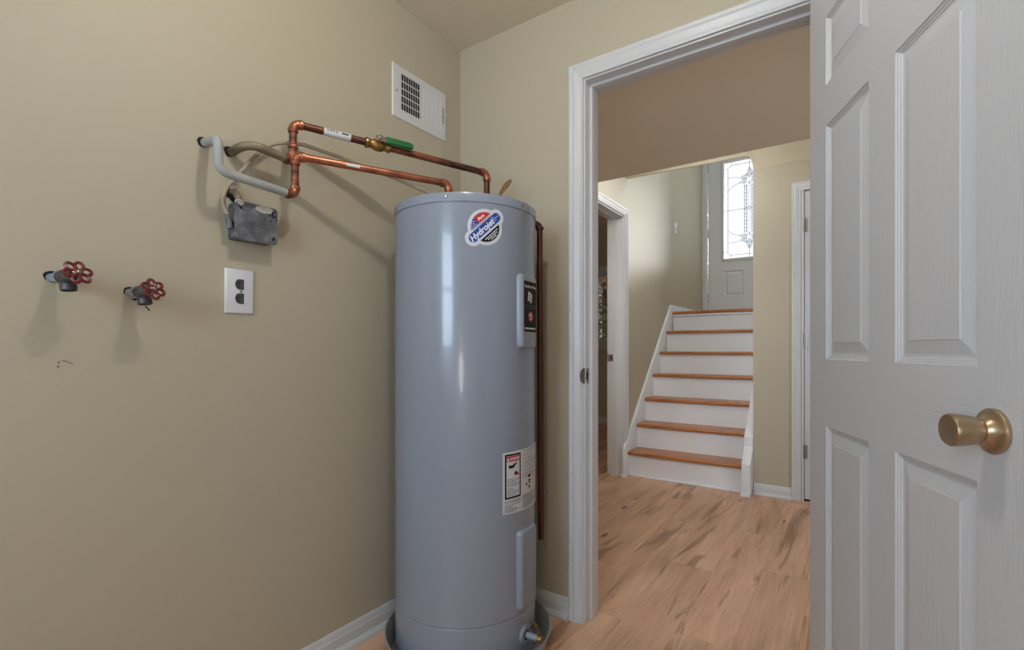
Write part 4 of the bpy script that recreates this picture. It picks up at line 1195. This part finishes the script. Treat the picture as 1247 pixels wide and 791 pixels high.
faucet(-1.364, 1.184, 'red wheeled hose faucet farthest left on the wall', .22, 15, 24, .0258, 6, .05)
f2 = faucet(-1.223, 1.165, 'red wheeled hose faucet between the left one and the outlet', .16, 40, 16, .0240, 6, .05)
build('loose_wire', MB().tube(smooth_path([(.062, -1.210, 1.131), (.060, -1.205, 1.126), (.058, -1.200, 1.121)], 4), .0016, 6), 'blackrubber', f2)
build('loose_strap', MB().prism([(-1.222, 1.150), (-1.190, 1.158), (-1.186, 1.155), (-1.216, 1.145)], lambda u, v, w_: (w_, u, v), .012, .014), 'blackrubber', f2, smooth=False)

# scuffs and nail holes on the left wall
def scuff(p0, p1, mat, r=.0007): build('scratch', MB().tube([(.0003,) + tuple(p0), (.0005,) + tuple(lerp(p0 + (0,), p1 + (0,), .5)[:2]), (.0003,) + tuple(p1)], r, 5), mat, wall)
scuff((-1.352, 1.0035), (-1.322, 1.0085), 'stucco'); scuff((-1.346, 1.0045), (-1.326, .9945), 'oldpipe'); scuff((-1.400, .985), (-1.393, .9845), 'stucco', .0005)
for y, z in ((-1.351, .999), (-1.352, .990)):
    build('nail_hole', MB().lathe([(.0001, .0004), (.0017, .0004), (.0017, 0)], (0, y, z), (1, 0, 0), 10), 'dark', wall)

# ------------------------------------------------------------------ outside, seen through the den window
random.seed(21)
def tree(x, y, h, r, lab):
    o = thing('tree', (x, y, .7), lab, 'tree')
    mb = MB().tube(smooth_path([(x, y, .7), (x + random.uniform(-.1, .1), y, 2.2), (x + random.uniform(-.2, .2), y, h)], 4), [r] * 5 + [r * .8] * 3 + [r * .5], 8)
    build('trunk', mb, 'bark', o)
    br = MB()
    for i in range(9):
        z = .7 + h * random.uniform(.25, .9); a = random.uniform(0, 2 * PI); L = random.uniform(.5, 1.3)
        br.tube([(x, y, z), (x + L * .5 * math.cos(a), y + L * .5 * math.sin(a), z + L * .2), (x + L * math.cos(a), y + L * math.sin(a), z + L * .5)], [r * .3, r * .2, r * .08], 5)
    build('branches', br, 'bark', o)
    lf = MB()
    for i in range(2600):
        z = .9 + h * random.uniform(.12, 1.05); a = random.uniform(0, 2 * PI); L = random.uniform(.1, 1.5); s = random.uniform(.03, .075)
        c = Vector((x + L * math.cos(a), y + L * math.sin(a), z)); d1 = Vector([random.uniform(-1, 1) for _ in range(3)]) * s; d2 = Vector([random.uniform(-1, 1) for _ in range(3)]) * s
        lf.add([c - d1, c + d2, c + d1, c - d2], [(0, 1, 2, 3)])
    build('foliage', lf, 'leaf', o, smooth=False, kind='stuff', keepn=True)
tree(-3.75, 10.2, 5.5, .11, 'bare brown tree nearest outside the den window')
tree(-5.6, 13.5, 7, .16, 'tall brown tree farther off outside the den window')
tree(-4.4, 16.5, 7, .15, 'farthest leafy brown tree outside the den window')
bs = thing('bush', (-2.6, 7.6, .7), 'dense grey green bush low outside the den window', 'bush')
lf = MB()
for i in range(2600):
    a = random.uniform(0, 2 * PI); q = random.random() ** .5
    c = Vector((-2.75 + 1.3 * q * math.cos(a), 7.9 + .8 * q * math.sin(a), .7 + random.random() * 1.15 * (1.15 - q * .4)))
    s = random.uniform(.02, .05); d1 = Vector([random.uniform(-1, 1) for _ in range(3)]) * s; d2 = Vector([random.uniform(-1, 1) for _ in range(3)]) * s
    lf.add([c - d1, c + d2, c + d1, c - d2], [(0, 1, 2, 3)])
build('foliage', lf, 'bush', bs, smooth=False, kind='stuff', keepn=True)
build('stem', MB().tube([(-2.75, 7.9, .7), (-2.75, 7.9, 1.3)], .03, 6), 'bark', bs)
